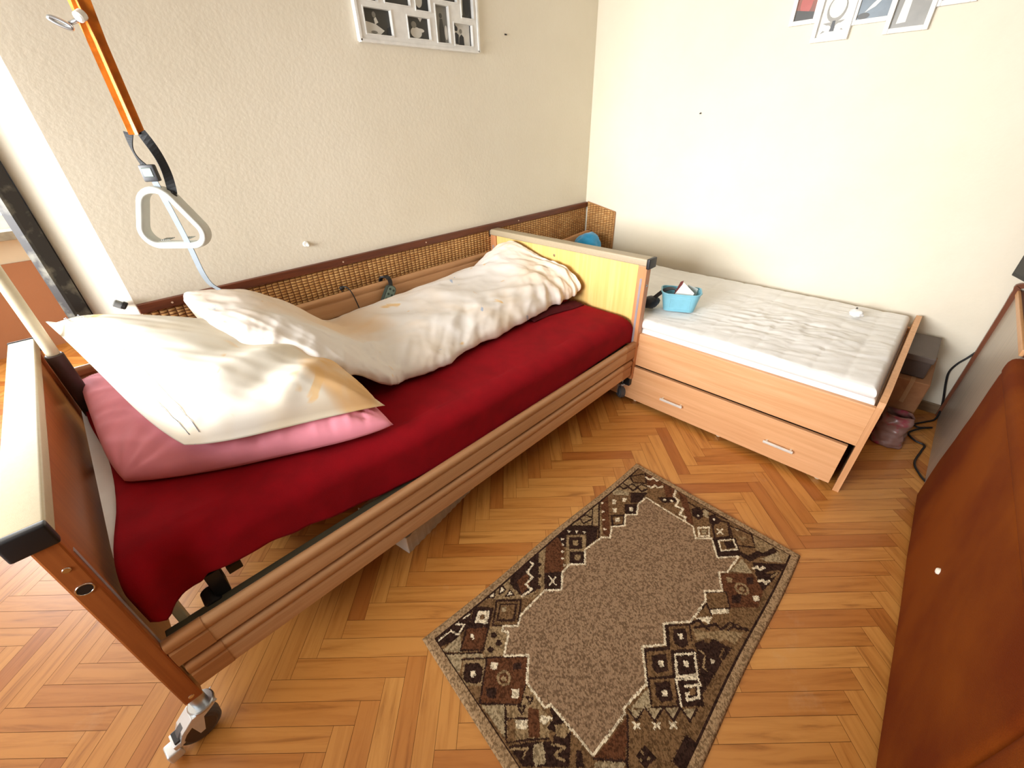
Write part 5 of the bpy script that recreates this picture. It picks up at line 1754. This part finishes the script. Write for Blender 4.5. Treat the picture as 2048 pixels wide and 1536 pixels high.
# ------------------------------------------------------------------ patterned rug
RUG = [['p','D',[0.292,0.688,0.365,0.683,0.437,0.677,0.389,0.638,0.324,0.637,0.289,0.651]],['l','C',[0.296,0.671,0.341,0.669,0.349,0.642,0.384,0.653,0.365,0.673,0.381,0.676,0.418,0.666],0.0022],['p','t',[0.28,0.639,0.354,0.637,0.325,0.592]],['p','D',[0.447,0.677,0.49,0.626,0.438,0.591,0.389,0.638]],['p','C',[0.444,0.654,0.473,0.629,0.438,0.601,0.411,0.635]],['d','M',[0.441,0.63],0.0097],['p','D',[0.514,0.641,0.577,0.577,0.504,0.522,0.442,0.585]],['p','M',[0.513,0.631,0.567,0.577,0.503,0.531,0.45,0.584]],['p','D',[0.512,0.621,0.556,0.578,0.506,0.543,0.462,0.586]],['p','M',[0.512,0.613,0.547,0.58,0.507,0.553,0.473,0.587]],['p','t',[0.51,0.608,0.521,0.597,0.508,0.587,0.498,0.598]],['p','B',[0.382,0.64,0.434,0.591,0.374,0.55,0.326,0.599]],['d','C',[0.378,0.609],0.0059],['d','C',[0.375,0.598],0.0039],['l','D',[0.382,0.64,0.434,0.591,0.374,0.55,0.326,0.599,0.382,0.64],0.0023],['p','T',[0.436,0.589,0.469,0.559,0.455,0.55,0.467,0.533,0.408,0.492,0.362,0.536]],['d','D',[0.428,0.56,0.423,0.531,0.391,0.535],0.0091],['p','t',[0.278,0.632,0.367,0.547,0.362,0.532,0.317,0.578,0.282,0.55]],['l','D',[0.278,0.632,0.367,0.547],0.0022],['p','T',[0.314,0.574,0.365,0.524,0.308,0.477,0.266,0.521]],['p','D',[0.311,0.559,0.341,0.532,0.34,0.513,0.316,0.49,0.301,0.492,0.28,0.519,0.282,0.534]],['p','C',[0.308,0.532,0.319,0.524,0.313,0.513,0.302,0.514,0.301,0.523]],['l','D',[0.311,0.576,0.366,0.525,0.307,0.476],0.0021],['p','B',[0.368,0.525,0.459,0.439,0.398,0.39,0.353,0.365,0.272,0.45]],['l','D',[0.459,0.439,0.368,0.525,0.272,0.45,0.353,0.365,0.398,0.39],0.0029],['p','C',[0.369,0.507,0.383,0.491,0.366,0.479,0.354,0.495]],['p','D',[0.414,0.457,0.433,0.441,0.419,0.429,0.399,0.445]],['d','T',[0.365,0.448],0.0208],['d','B',[0.365,0.448],0.0138],['d','T',[0.364,0.447],0.0081],['p','D',[0.311,0.465,0.334,0.445,0.313,0.429,0.297,0.447]],['p','C',[0.361,0.41,0.377,0.396,0.36,0.381,0.345,0.397]],['p','t',[0.273,0.443,0.32,0.398,0.269,0.343]],['p','T',[0.396,0.389,0.399,0.351,0.395,0.324,0.383,0.325,0.391,0.282,0.348,0.261,0.286,0.316,0.265,0.334,0.32,0.395,0.352,0.364]],['l','D',[0.377,0.367,0.387,0.353,0.372,0.35,0.377,0.367],0.0018],['l','D',[0.344,0.369,0.358,0.355,0.337,0.35,0.344,0.369],0.0018],['l','D',[0.32,0.395,0.265,0.334,0.348,0.261],0.0018],['l','D',[0.299,0.374,0.341,0.33],0.0018],['p','B',[0.361,0.348,0.379,0.322,0.334,0.278,0.313,0.3]],['p','C',[0.316,0.35,0.34,0.329,0.324,0.314,0.303,0.337]],['p','C',[0.371,0.31,0.392,0.283,0.363,0.288,0.36,0.301]],['p','M',[0.301,0.367,0.315,0.353,0.284,0.318,0.267,0.333]],['p','D',[0.401,0.306,0.413,0.294,0.415,0.237,0.38,0.213,0.352,0.25,0.371,0.255,0.362,0.279,0.391,0.282]],['p','T',[0.382,0.268,0.404,0.252,0.401,0.232,0.377,0.231,0.367,0.251]],['p','D',[0.263,0.324,0.303,0.295,0.385,0.217,0.34,0.185,0.259,0.268]],['p','t',[0.311,0.28,0.33,0.267,0.319,0.248,0.306,0.232,0.281,0.246,0.291,0.265]],['l','T',[0.264,0.314,0.294,0.286,0.271,0.28],0.0016],['l','T',[0.346,0.245,0.365,0.218,0.333,0.227,0.342,0.2],0.0017],['p','M',[0.403,0.23,0.4,0.158,0.378,0.145,0.342,0.183]],['p','D',[0.381,0.193,0.39,0.183,0.366,0.158,0.35,0.174]],['p','T',[0.478,0.671,0.619,0.669,0.631,0.558,0.594,0.563,0.498,0.66]],['p','C',[0.567,0.67,0.561,0.641,0.534,0.647]],['l','D',[0.567,0.67,0.561,0.641,0.534,0.647,0.567,0.67],0.0026],['p','C',[0.617,0.662,0.617,0.641,0.593,0.649]],['l','D',[0.617,0.662,0.617,0.641,0.593,0.649,0.617,0.662],0.0028],['p','C',[0.545,0.625,0.569,0.607,0.571,0.63]],['l','D',[0.545,0.625,0.569,0.607,0.571,0.63,0.545,0.625],0.0025],['p','C',[0.496,0.669,0.537,0.668,0.514,0.651]],['l','D',[0.496,0.669,0.537,0.668,0.514,0.651,0.496,0.669],0.0025],['p','M',[0.458,0.689,0.513,0.639,0.499,0.63,0.449,0.678]],['p','D',[0.622,0.672,0.763,0.66,0.658,0.564,0.626,0.564,0.582,0.582,0.588,0.649]],['p','B',[0.611,0.635,0.663,0.628,0.633,0.59,0.591,0.59]],['l','C',[0.702,0.663,0.703,0.635,0.662,0.631,0.664,0.603,0.625,0.604,0.626,0.575,0.584,0.584],0.0038],['p','T',[0.76,0.657,0.802,0.657,0.705,0.584,0.652,0.538,0.587,0.557,0.636,0.553]],['d','D',[0.718,0.618,0.684,0.588,0.65,0.563],0.0073],['p','B',[0.804,0.658,0.911,0.651,0.756,0.533,0.704,0.583]],['p','D',[0.705,0.584,0.753,0.536,0.697,0.497,0.654,0.54]],['l','C',[0.706,0.56,0.697,0.523],0.0026],['l','C',[0.72,0.542,0.681,0.539],0.0026],['d','C',[0.701,0.541],0.0054],['p','D',[0.861,0.653,0.927,0.648,1.01,0.56,0.954,0.526,0.896,0.533,0.839,0.594]],['p','T',[0.889,0.623,0.944,0.568,0.835,0.493,0.795,0.535,0.766,0.531]],['p','D',[0.888,0.61,0.923,0.573,0.879,0.54,0.845,0.577]],['p','T',[0.886,0.59,0.9,0.575,0.881,0.56,0.867,0.575]],['p','D',[0.838,0.568,0.877,0.527,0.834,0.496,0.796,0.536]],['p','T',[0.839,0.546,0.855,0.53,0.836,0.516,0.821,0.533]],['p','C',[0.864,0.632,0.868,0.618,0.854,0.623]],['p','C',[0.847,0.613,0.85,0.599,0.837,0.604]],['p','C',[0.821,0.595,0.825,0.582,0.811,0.587]],['p','C',[0.797,0.576,0.801,0.563,0.787,0.568]],['p','C',[0.781,0.555,0.785,0.542,0.772,0.547]],['p','C',[0.908,0.634,0.917,0.624,0.9,0.62]],['p','C',[0.928,0.612,0.937,0.602,0.921,0.598]],['p','C',[0.947,0.588,0.956,0.578,0.939,0.574]],['p','T',[0.931,0.64,1.071,0.631,0.997,0.579]],['l','D',[0.947,0.642,0.991,0.633,0.979,0.609,1.016,0.599],0.0032],['l','D',[0.978,0.639,1.023,0.63,1.025,0.605],0.0032],['l','D',[0.932,0.641,0.995,0.577,1.069,0.63],0.0032],['p','T',[1.07,0.628,1.125,0.636,0.994,0.527,0.962,0.521,1.012,0.559,0.998,0.577]],['l','D',[1.125,0.636,0.962,0.521],0.0034],['p','B',[1.139,0.638,1.172,0.623,0.998,0.494,0.991,0.522]],['p','C',[1.126,0.625,1.129,0.611,1.115,0.617]],['p','C',[1.087,0.595,1.091,0.582,1.076,0.588]],['p','C',[1.054,0.568,1.057,0.555,1.043,0.561]],['p','C',[1.017,0.537,1.02,0.525,1.007,0.53]],['p','M',[1.234,0.68,1.411,0.623,1.413,0.565,1.332,0.52,1.215,0.627]],['p','t',[1.215,0.627,1.274,0.581,1.236,0.561,1.193,0.612]],['p','M',[1.167,0.616,1.239,0.552,1.196,0.53,1.175,0.549,1.128,0.522,1.09,0.556]],['p','C',[1.167,0.598,1.178,0.586,1.155,0.573,1.146,0.584]],['p','C',[1.204,0.572,1.217,0.558,1.195,0.551,1.186,0.561]],['p','C',[1.128,0.57,1.142,0.558,1.12,0.546,1.11,0.556]],['p','D',[1.18,0.547,1.221,0.507,1.17,0.482,1.134,0.515]],['p','C',[1.178,0.523,1.19,0.51,1.171,0.501,1.162,0.511]],['p','M',[1.09,0.556,1.132,0.514,1.085,0.488,1.049,0.519]],['l','D',[1.091,0.551,1.129,0.515,1.085,0.491,1.053,0.519,1.091,0.551],0.0044],['p','C',[1.091,0.534,1.106,0.521,1.087,0.51,1.076,0.522]],['p','T',[1.236,0.64,1.309,0.638,1.323,0.603,1.345,0.533,1.305,0.51,1.254,0.567,1.227,0.623]],['l','D',[1.227,0.629,1.258,0.617,1.252,0.597,1.278,0.587,1.272,0.562,1.303,0.554,1.294,0.529,1.323,0.52],0.0049],['l','D',[1.263,0.63,1.284,0.617,1.28,0.593,1.307,0.583,1.303,0.56,1.333,0.551,1.334,0.526],0.0037],['p','M',[1.34,0.614,1.406,0.572,1.353,0.537,1.316,0.583]],['l','D',[1.34,0.614,1.404,0.57,1.351,0.539,1.316,0.583,1.34,0.614],0.0038],['p','D',[1.255,0.562,1.307,0.508,1.235,0.505,1.204,0.531]],['p','B',[1.395,0.564,1.433,0.514,1.378,0.47,1.332,0.52]],['l','C',[1.384,0.556,1.381,0.537,1.407,0.532,1.398,0.513,1.419,0.508],0.0051],['l','C',[1.343,0.526,1.343,0.508,1.367,0.504,1.361,0.485,1.382,0.477],0.0049],['p','M',[1.326,0.517,1.378,0.47,1.324,0.432,1.289,0.498]],['p','B',[1.413,0.488,1.406,0.419,1.352,0.411,1.335,0.437]],['p','D',[1.311,0.463,1.362,0.408,1.343,0.39,1.297,0.432]],['d','C',[1.318,0.433,1.333,0.41],0.0071],['p','M',[1.3,0.424,1.339,0.387,1.317,0.349,1.272,0.319,1.27,0.399]],['p','B',[1.405,0.415,1.398,0.37,1.275,0.286,1.275,0.316,1.327,0.354]],['l','C',[1.401,0.422,1.363,0.413,1.357,0.389,1.318,0.384,1.326,0.355,1.288,0.352,1.292,0.329,1.263,0.321],0.0048],['p','M',[1.393,0.367,1.403,0.188,1.372,0.169,1.281,0.28]],['p','D',[1.351,0.329,1.383,0.308,1.355,0.277,1.314,0.282,1.317,0.314]],['d','C',[1.333,0.293],0.0047],['p','t',[1.385,0.293,1.39,0.272,1.348,0.257,1.349,0.28]],['p','D',[1.362,0.262,1.386,0.247,1.374,0.214,1.337,0.22,1.328,0.245]],['d','C',[1.359,0.239],0.0047],['l','D',[1.374,0.353,1.369,0.293,1.386,0.292,1.391,0.2],0.0034],['p','M',[1.274,0.287,1.328,0.233,1.267,0.209,1.221,0.255]],['p','C',[1.276,0.273,1.313,0.237,1.266,0.218,1.233,0.25]],['p','M',[1.274,0.264,1.301,0.238,1.269,0.226,1.246,0.248]],['p','t',[1.274,0.256,1.291,0.24,1.27,0.233,1.256,0.245]],['p','M',[1.328,0.233,1.382,0.19,1.316,0.163,1.271,0.201]],['l','D',[1.328,0.233,1.368,0.218,1.382,0.19,1.317,0.162,1.271,0.201,1.328,0.233],0.0041],['l','C',[1.321,0.211,1.311,0.187],0.0031],['l','C',[1.335,0.196,1.298,0.202],0.0031],['d','C',[1.316,0.199],0.0045],['p','M',[1.37,0.182,1.386,0.103,1.334,0.073,1.292,0.135]],['l','D',[1.37,0.182,1.386,0.103,1.334,0.073,1.292,0.135,1.37,0.182],0.0031],['p','T',[1.34,0.139,1.347,0.132,1.345,0.124,1.36,0.121,1.358,0.112,1.328,0.117]],['p','t',[1.369,0.16,1.376,0.142,1.365,0.15]],['p','T',[1.386,0.099,1.387,-0.035,1.34,-0.027,1.328,-0.01,1.383,0.019,1.309,0.055,1.334,0.073]],['p','D',[1.263,0.21,1.328,0.144,1.283,0.111,1.258,0.102,1.194,0.162]],['p','C',[1.271,0.191,1.318,0.147,1.28,0.117,1.228,0.162]],['p','M',[1.27,0.183,1.309,0.148,1.28,0.125,1.237,0.161]],['p','D',[1.279,0.171,1.306,0.145,1.281,0.128,1.256,0.15]],['p','D',[1.278,0.114,1.28,0.082,1.328,0.061,1.326,0.046,1.381,0.023,1.377,0.005,1.328,0.025,1.307,0.047,1.259,0.067,1.258,0.099]],['p','t',[1.166,0.107,1.251,0.093,1.216,0.045]],['p','t',[1.298,0.044,1.372,0.004,1.331,-0.018,1.3,0.023]],['p','D',[1.261,0.06,1.301,0.01,1.337,-0.032,1.224,-0.014,1.156,-0.004,1.224,0.037]],['l','C',[1.238,0.049,1.256,0.041,1.247,0.031,1.268,0.024],0.0045],['l','C',[1.198,0.018,1.215,0.01,1.205,0.0,1.226,-0.007],0.0043],['l','M',[1.252,0.008,1.291,-0.021],0.0036],['l','T',[1.246,-0.009,1.277,-0.018],0.0026],['p','B',[1.139,0.124,1.217,0.042,1.169,-0.006,1.101,-0.014,1.036,0.049,1.082,0.084,1.076,0.094]],['p','T',[1.137,0.106,1.15,0.091,1.13,0.084,1.119,0.096]],['d','T',[1.129,0.05],0.0234],['d','B',[1.129,0.05],0.0154],['d','T',[1.128,0.049],0.0088],['p','D',[1.082,0.065,1.109,0.044,1.075,0.034,1.053,0.052]],['p','D',[1.183,0.055,1.202,0.039,1.176,0.028,1.159,0.043]],['p','C',[1.127,0.014,1.145,-0.001,1.126,-0.009,1.111,0.004]],['p','M',[1.031,0.131,1.081,0.084,1.034,0.05,0.978,0.101]],['l','D',[1.031,0.131,1.081,0.084,1.034,0.05,0.983,0.097],0.0025],['p','C',[0.984,0.093,1.029,0.052,1.014,0.046,0.97,0.085]],['p','M',[0.945,0.115,0.995,0.112,0.967,0.086]],['l','D',[0.909,0.123,0.995,0.112,0.967,0.084],0.0023],['p','C',[0.921,0.118,0.966,0.081,0.935,0.076]],['l','D',[0.894,0.12,0.925,0.105,0.914,0.084,0.949,0.062,0.943,0.04,0.991,0.032,0.982,0.009,1.001,-0.016],0.0046],['l','D',[0.891,0.104,0.915,0.088,0.916,0.068],0.0038],['l','D',[0.957,0.026,0.995,0.014,0.993,-0.017],0.003],['p','M',[0.969,0.084,1.011,0.045,1.008,-0.013,0.988,0.031,0.952,0.063]],['p','T',[0.885,0.109,0.905,0.07,0.947,0.035,0.983,-0.012,0.927,-0.006,0.924,0.019,0.889,0.038,0.897,0.057,0.856,0.082]],['p','D',[0.845,0.084,0.87,0.072,0.876,0.052,0.899,0.048,0.904,0.012,0.913,-0.004,0.758,0.008,0.728,0.01,0.82,0.063]],['p','C',[0.836,0.03,0.841,0.018,0.828,0.018,0.824,0.025]],['l','T',[0.836,0.063,0.835,0.047,0.798,0.037,0.795,0.024],0.0021],['l','M',[0.892,0.013,0.86,0.013,0.855,0.002],0.0028],['p','D',[0.835,0.179,0.894,0.12,0.824,0.08,0.827,0.068,0.704,-0.004,0.597,0.102,0.647,0.139,0.724,0.193,0.775,0.144]],['p','M',[0.838,0.166,0.884,0.121,0.825,0.081,0.776,0.13]],['p','D',[0.841,0.152,0.87,0.124,0.826,0.095,0.807,0.106,0.8,0.126,0.812,0.141]],['p','C',[0.837,0.134,0.847,0.125,0.835,0.116,0.825,0.124]],['p','M',[0.719,0.181,0.776,0.13,0.717,0.094,0.66,0.144]],['p','D',[0.722,0.165,0.757,0.135,0.718,0.108,0.689,0.13,0.692,0.147]],['p','C',[0.722,0.143,0.734,0.133,0.721,0.123,0.709,0.132]],['p','C',[0.774,0.118,0.822,0.071,0.764,0.036,0.714,0.083]],['p','D',[0.773,0.11,0.811,0.072,0.766,0.046,0.728,0.082]],['p','D',[0.768,0.109,0.806,0.073,0.772,0.048,0.739,0.074]],['p','C',[0.773,0.087,0.784,0.077,0.772,0.069,0.76,0.077]],['p','M',[0.659,0.138,0.712,0.087,0.654,0.053,0.603,0.101]],['p','D',[0.662,0.124,0.695,0.094,0.658,0.065,0.63,0.089,0.635,0.107]],['p','C',[0.657,0.1,0.668,0.09,0.657,0.081,0.645,0.09]],['l','C',[0.71,0.082,0.759,0.036,0.745,0.022],0.0026],['l','C',[0.711,0.08,0.66,0.042],0.0026],['l','C',[0.713,0.055,0.743,0.03,0.714,0.014,0.686,0.036,0.698,0.045,0.715,0.031],0.0038],['p','M',[0.715,0.045,0.73,0.032,0.714,0.025,0.702,0.036]],['p','t',[0.557,0.144,0.639,0.132,0.598,0.102]],['p','M',[0.543,0.145,0.656,0.034,0.682,0.007,0.6,0.007,0.511,0.009,0.442,0.08]],['p','t',[0.551,0.147,0.581,0.116,0.544,0.116]],['l','D',[0.551,0.147,0.544,0.116,0.581,0.116],0.0018],['p','t',[0.587,0.113,0.62,0.078,0.577,0.08]],['l','D',[0.587,0.113,0.577,0.08,0.62,0.078],0.0018],['p','t',[0.623,0.076,0.655,0.043,0.613,0.044]],['l','D',[0.623,0.076,0.613,0.044,0.655,0.043],0.0018],['p','t',[0.654,0.04,0.686,0.008,0.644,0.01]],['l','D',[0.654,0.04,0.644,0.01,0.686,0.008],0.0018],['l','C',[0.535,0.12,0.536,0.101],0.003],['l','C',[0.546,0.108,0.524,0.113],0.0029],['l','C',[0.571,0.083,0.572,0.063],0.0029],['l','C',[0.583,0.07,0.56,0.075],0.0029],['l','C',[0.604,0.05,0.604,0.031],0.0029],['l','C',[0.615,0.038,0.593,0.043],0.0029],['p','D',[0.477,0.079,0.513,0.073,0.51,0.038,0.471,0.05]],['d','T',[0.495,0.07,0.496,0.053,0.48,0.064],0.0038],['p','B',[0.4,0.152,0.536,0.139,0.452,0.093]],['l','D',[0.398,0.15,0.451,0.091],0.0022],['l','D',[0.538,0.14,0.441,0.081],0.0018],['p','t',[0.395,0.147,0.447,0.091,0.436,0.086,0.384,0.14]],['p','F',[1.277,0.499,1.271,0.414,1.268,0.287,1.22,0.255,1.263,0.21,1.193,0.161,1.252,0.105,1.16,0.111,1.136,0.132,1.076,0.094,1.034,0.136,1.004,0.119,0.926,0.12,0.9,0.123,0.835,0.183,0.779,0.148,0.724,0.198,0.643,0.14,0.545,0.157,0.537,0.148,0.402,0.157,0.411,0.307,0.393,0.314,0.404,0.392,0.462,0.44,0.408,0.492,0.467,0.533,0.455,0.55,0.469,0.559,0.502,0.525,0.536,0.543,0.654,0.54,0.697,0.497,0.753,0.536,0.795,0.535,0.835,0.493,0.886,0.531,0.976,0.517,0.996,0.493,1.045,0.519,1.085,0.485,1.136,0.513,1.167,0.48,1.22,0.504]],['l','C',[1.277,0.499,1.271,0.414,1.268,0.287,1.22,0.255,1.263,0.21,1.193,0.161,1.252,0.105,1.16,0.111,1.136,0.132,1.076,0.094,1.034,0.136,1.004,0.119,0.926,0.12,0.9,0.123,0.835,0.183,0.779,0.148,0.724,0.198,0.643,0.14,0.545,0.157,0.537,0.148,0.402,0.157,0.411,0.307,0.393,0.314,0.404,0.392,0.462,0.44,0.408,0.492,0.467,0.533,0.455,0.55,0.469,0.559,0.502,0.525,0.536,0.543,0.654,0.54,0.697,0.497,0.753,0.536,0.795,0.535,0.835,0.493,0.886,0.531,0.976,0.517,0.996,0.493,1.045,0.519,1.085,0.485,1.136,0.513,1.167,0.48,1.22,0.504,1.277,0.499],0.0036]]
RP = {'F': 0, 'C': 1, 'T': 2, 't': 3, 'M': 4, 'B': 5, 'D': 6, 'E': 7}
RC = {'F': (144, 117, 90), 'C': (224, 210, 180), 'T': (148, 124, 90), 't': (162, 144, 112), 'M': (118, 90, 60), 'B': (96, 60, 38), 'D': (54, 36, 28), 'E': (160, 132, 98)}
def rug_build():
    q = [np.array(p) for p in ((0.262, 0.717), (1.443, 0.639), (1.418, -0.062), (0.190, -0.050))]
    nu, nv = 400, 236
    U = (np.arange(nu) + 0.5) / nu
    Vv = (np.arange(nv) + 0.5) / nv
    uu, vv = np.meshgrid(U, Vv, indexing='ij')
    def at(u, v):
        return (q[0][None, None] * ((1 - u) * (1 - v))[..., None] + q[1] * (u * (1 - v))[..., None] + q[2] * (u * v)[..., None] + q[3] * ((1 - u) * v)[..., None])
    P = at(uu, vv)
    rs = np.random.RandomState(5)
    X = P[..., 0] + rs.uniform(-0.0012, 0.0012, uu.shape)
    Y = P[..., 1] + rs.uniform(-0.0012, 0.0012, uu.shape)
    col = np.full(uu.shape, RP['M'])
    Wm, Hm = 1.2, 0.74
    def inside(pts):
        res = np.zeros(uu.shape, bool)
        n = len(pts)
        for i in range(n):
            x1, y1 = pts[i]
            x2, y2 = pts[(i + 1) % n]
            if y1 == y2:
                continue
            c = ((Y < y1) != (Y < y2)) & (X < (x2 - x1) * (Y - y1) / (y2 - y1) + x1)
            res ^= c
        return res
    def seg(p, r, w):
        d = np.array(r) - np.array(p)
        L2 = max(1e-9, float(d @ d))
        t = np.clip(((X - p[0]) * d[0] + (Y - p[1]) * d[1]) / L2, 0, 1)
        return (X - p[0] - t * d[0]) ** 2 + (Y - p[1] - t * d[1]) ** 2 < (w / 2) ** 2
    # the parts of the border hidden below the frame repeat the same motifs
    for k in range(5):
        c = (0.30 + 0.09 * k, -0.005)
        if k % 2:
            col[inside([(c[0] - 0.04, c[1] - 0.03), (c[0] + 0.04, c[1] - 0.03), (c[0] + 0.04, c[1] + 0.04), (c[0] - 0.04, c[1] + 0.04)])] = RP['D']
    for s in RUG:
        kind, c, f = s[0], s[1], s[2]
        pts = [(f[i], f[i + 1]) for i in range(0, len(f), 2)]
        if kind == 'p':
            col[inside(pts)] = RP[c]
            if c in 'DB' and len(pts) <= 5:
                pass
        elif kind == 'l':
            for a, b in zip(pts, pts[1:]):
                col[seg(a, b, max(s[3] * 1.9, 0.0052))] = RP[c]
        else:
            for p in pts:
                col[(X - p[0]) ** 2 + (Y - p[1]) ** 2 < s[3] ** 2] = RP[c]
    eu = np.minimum(uu, 1 - uu) * Wm
    ev = np.minimum(vv, 1 - vv) * Hm
    e = np.minimum(eu, ev)
    col[e < 0.034] = RP['D']
    col[e < 0.029] = RP['E']
    # vertices
    gu, gv = np.meshgrid(np.linspace(0, 1, nu + 1), np.linspace(0, 1, nv + 1), indexing='ij')
    G = at(gu, gv)
    ge = np.minimum(np.minimum(gu, 1 - gu) * Wm, np.minimum(gv, 1 - gv) * Hm)
    Z = 0.009 * np.sqrt(np.clip(ge / 0.008, 0, 1)) + rs.uniform(-0.0006, 0.0006, gu.shape) * (ge > 0.004) + 0.0008
    G[..., 1] += 0.003 * np.sin(G[..., 0] * 9)
    vs = np.concatenate([G.reshape(-1, 2), Z.reshape(-1, 1)], axis=1)
    ctr = vs.mean(axis=0)
    ctr[2] = 0
    vs -= ctr
    I = np.arange((nu + 1) * (nv + 1)).reshape(nu + 1, nv + 1)
    F = np.stack([I[:-1, :-1], I[1:, :-1], I[1:, 1:], I[:-1, 1:]], axis=-1).reshape(-1, 4)[:, ::-1]
    me = bpy.data.meshes.new('rug')
    me.from_pydata(vs.tolist(), [], F.tolist())
    cols = np.array([lin(RC[k]) for k in sorted(RP, key=RP.get)])[col.reshape(-1)]
    at_ = me.attributes.new('pile', 'FLOAT_COLOR', 'FACE')
    at_.data.foreach_set('color', cols.astype(np.float32).reshape(-1))
    m, t, b = new_mat('rug_pile')
    N = t.nodes.new
    L = t.links.new
    a = N('ShaderNodeAttribute')
    a.attribute_name = 'pile'
    tc = N('ShaderNodeTexCoord')
    n = N('ShaderNodeTexNoise')
    n.inputs['Scale'].default_value = 150
    n.inputs['Detail'].default_value = 2
    L(tc.outputs['Object'], n.inputs['Vector'])
    r = N('ShaderNodeValToRGB')
    r.color_ramp.elements[0].position = 0.40
    r.color_ramp.elements[1].position = 0.56
    r.color_ramp.elements[0].color = (0.40, 0.36, 0.32, 1)
    r.color_ramp.elements[1].color = (1.1, 1.1, 1.1, 1)
    L(n.outputs['Fac'], r.inputs['Fac'])
    mx = N('ShaderNodeMix')
    mx.data_type = 'RGBA'
    mx.blend_type = 'MULTIPLY'
    mx.inputs[0].default_value = 0.8
    L(a.outputs['Color'], mx.inputs[6])
    L(r.outputs['Color'], mx.inputs[7])
    L(mx.outputs[2], b.inputs['Base Color'])
    b.inputs['Roughness'].default_value = 1.0
    b.inputs['Specular IOR Level'].default_value = 0.1
    bp = N('ShaderNodeBump')
    bp.inputs['Strength'].default_value = 0.5
    bp.inputs['Distance'].default_value = 0.003
    L(n.outputs['Fac'], bp.inputs['Height'])
    L(bp.outputs['Normal'], b.inputs['Normal'])
    me.materials.append(m)
    o = bpy.data.objects.new('rug', me)
    COL.objects.link(o)
    o.location = tuple(ctr)
    tag(o, 'brown and beige rug with geometric border and speckled centre on the parquet', 'rug')
rug_build()
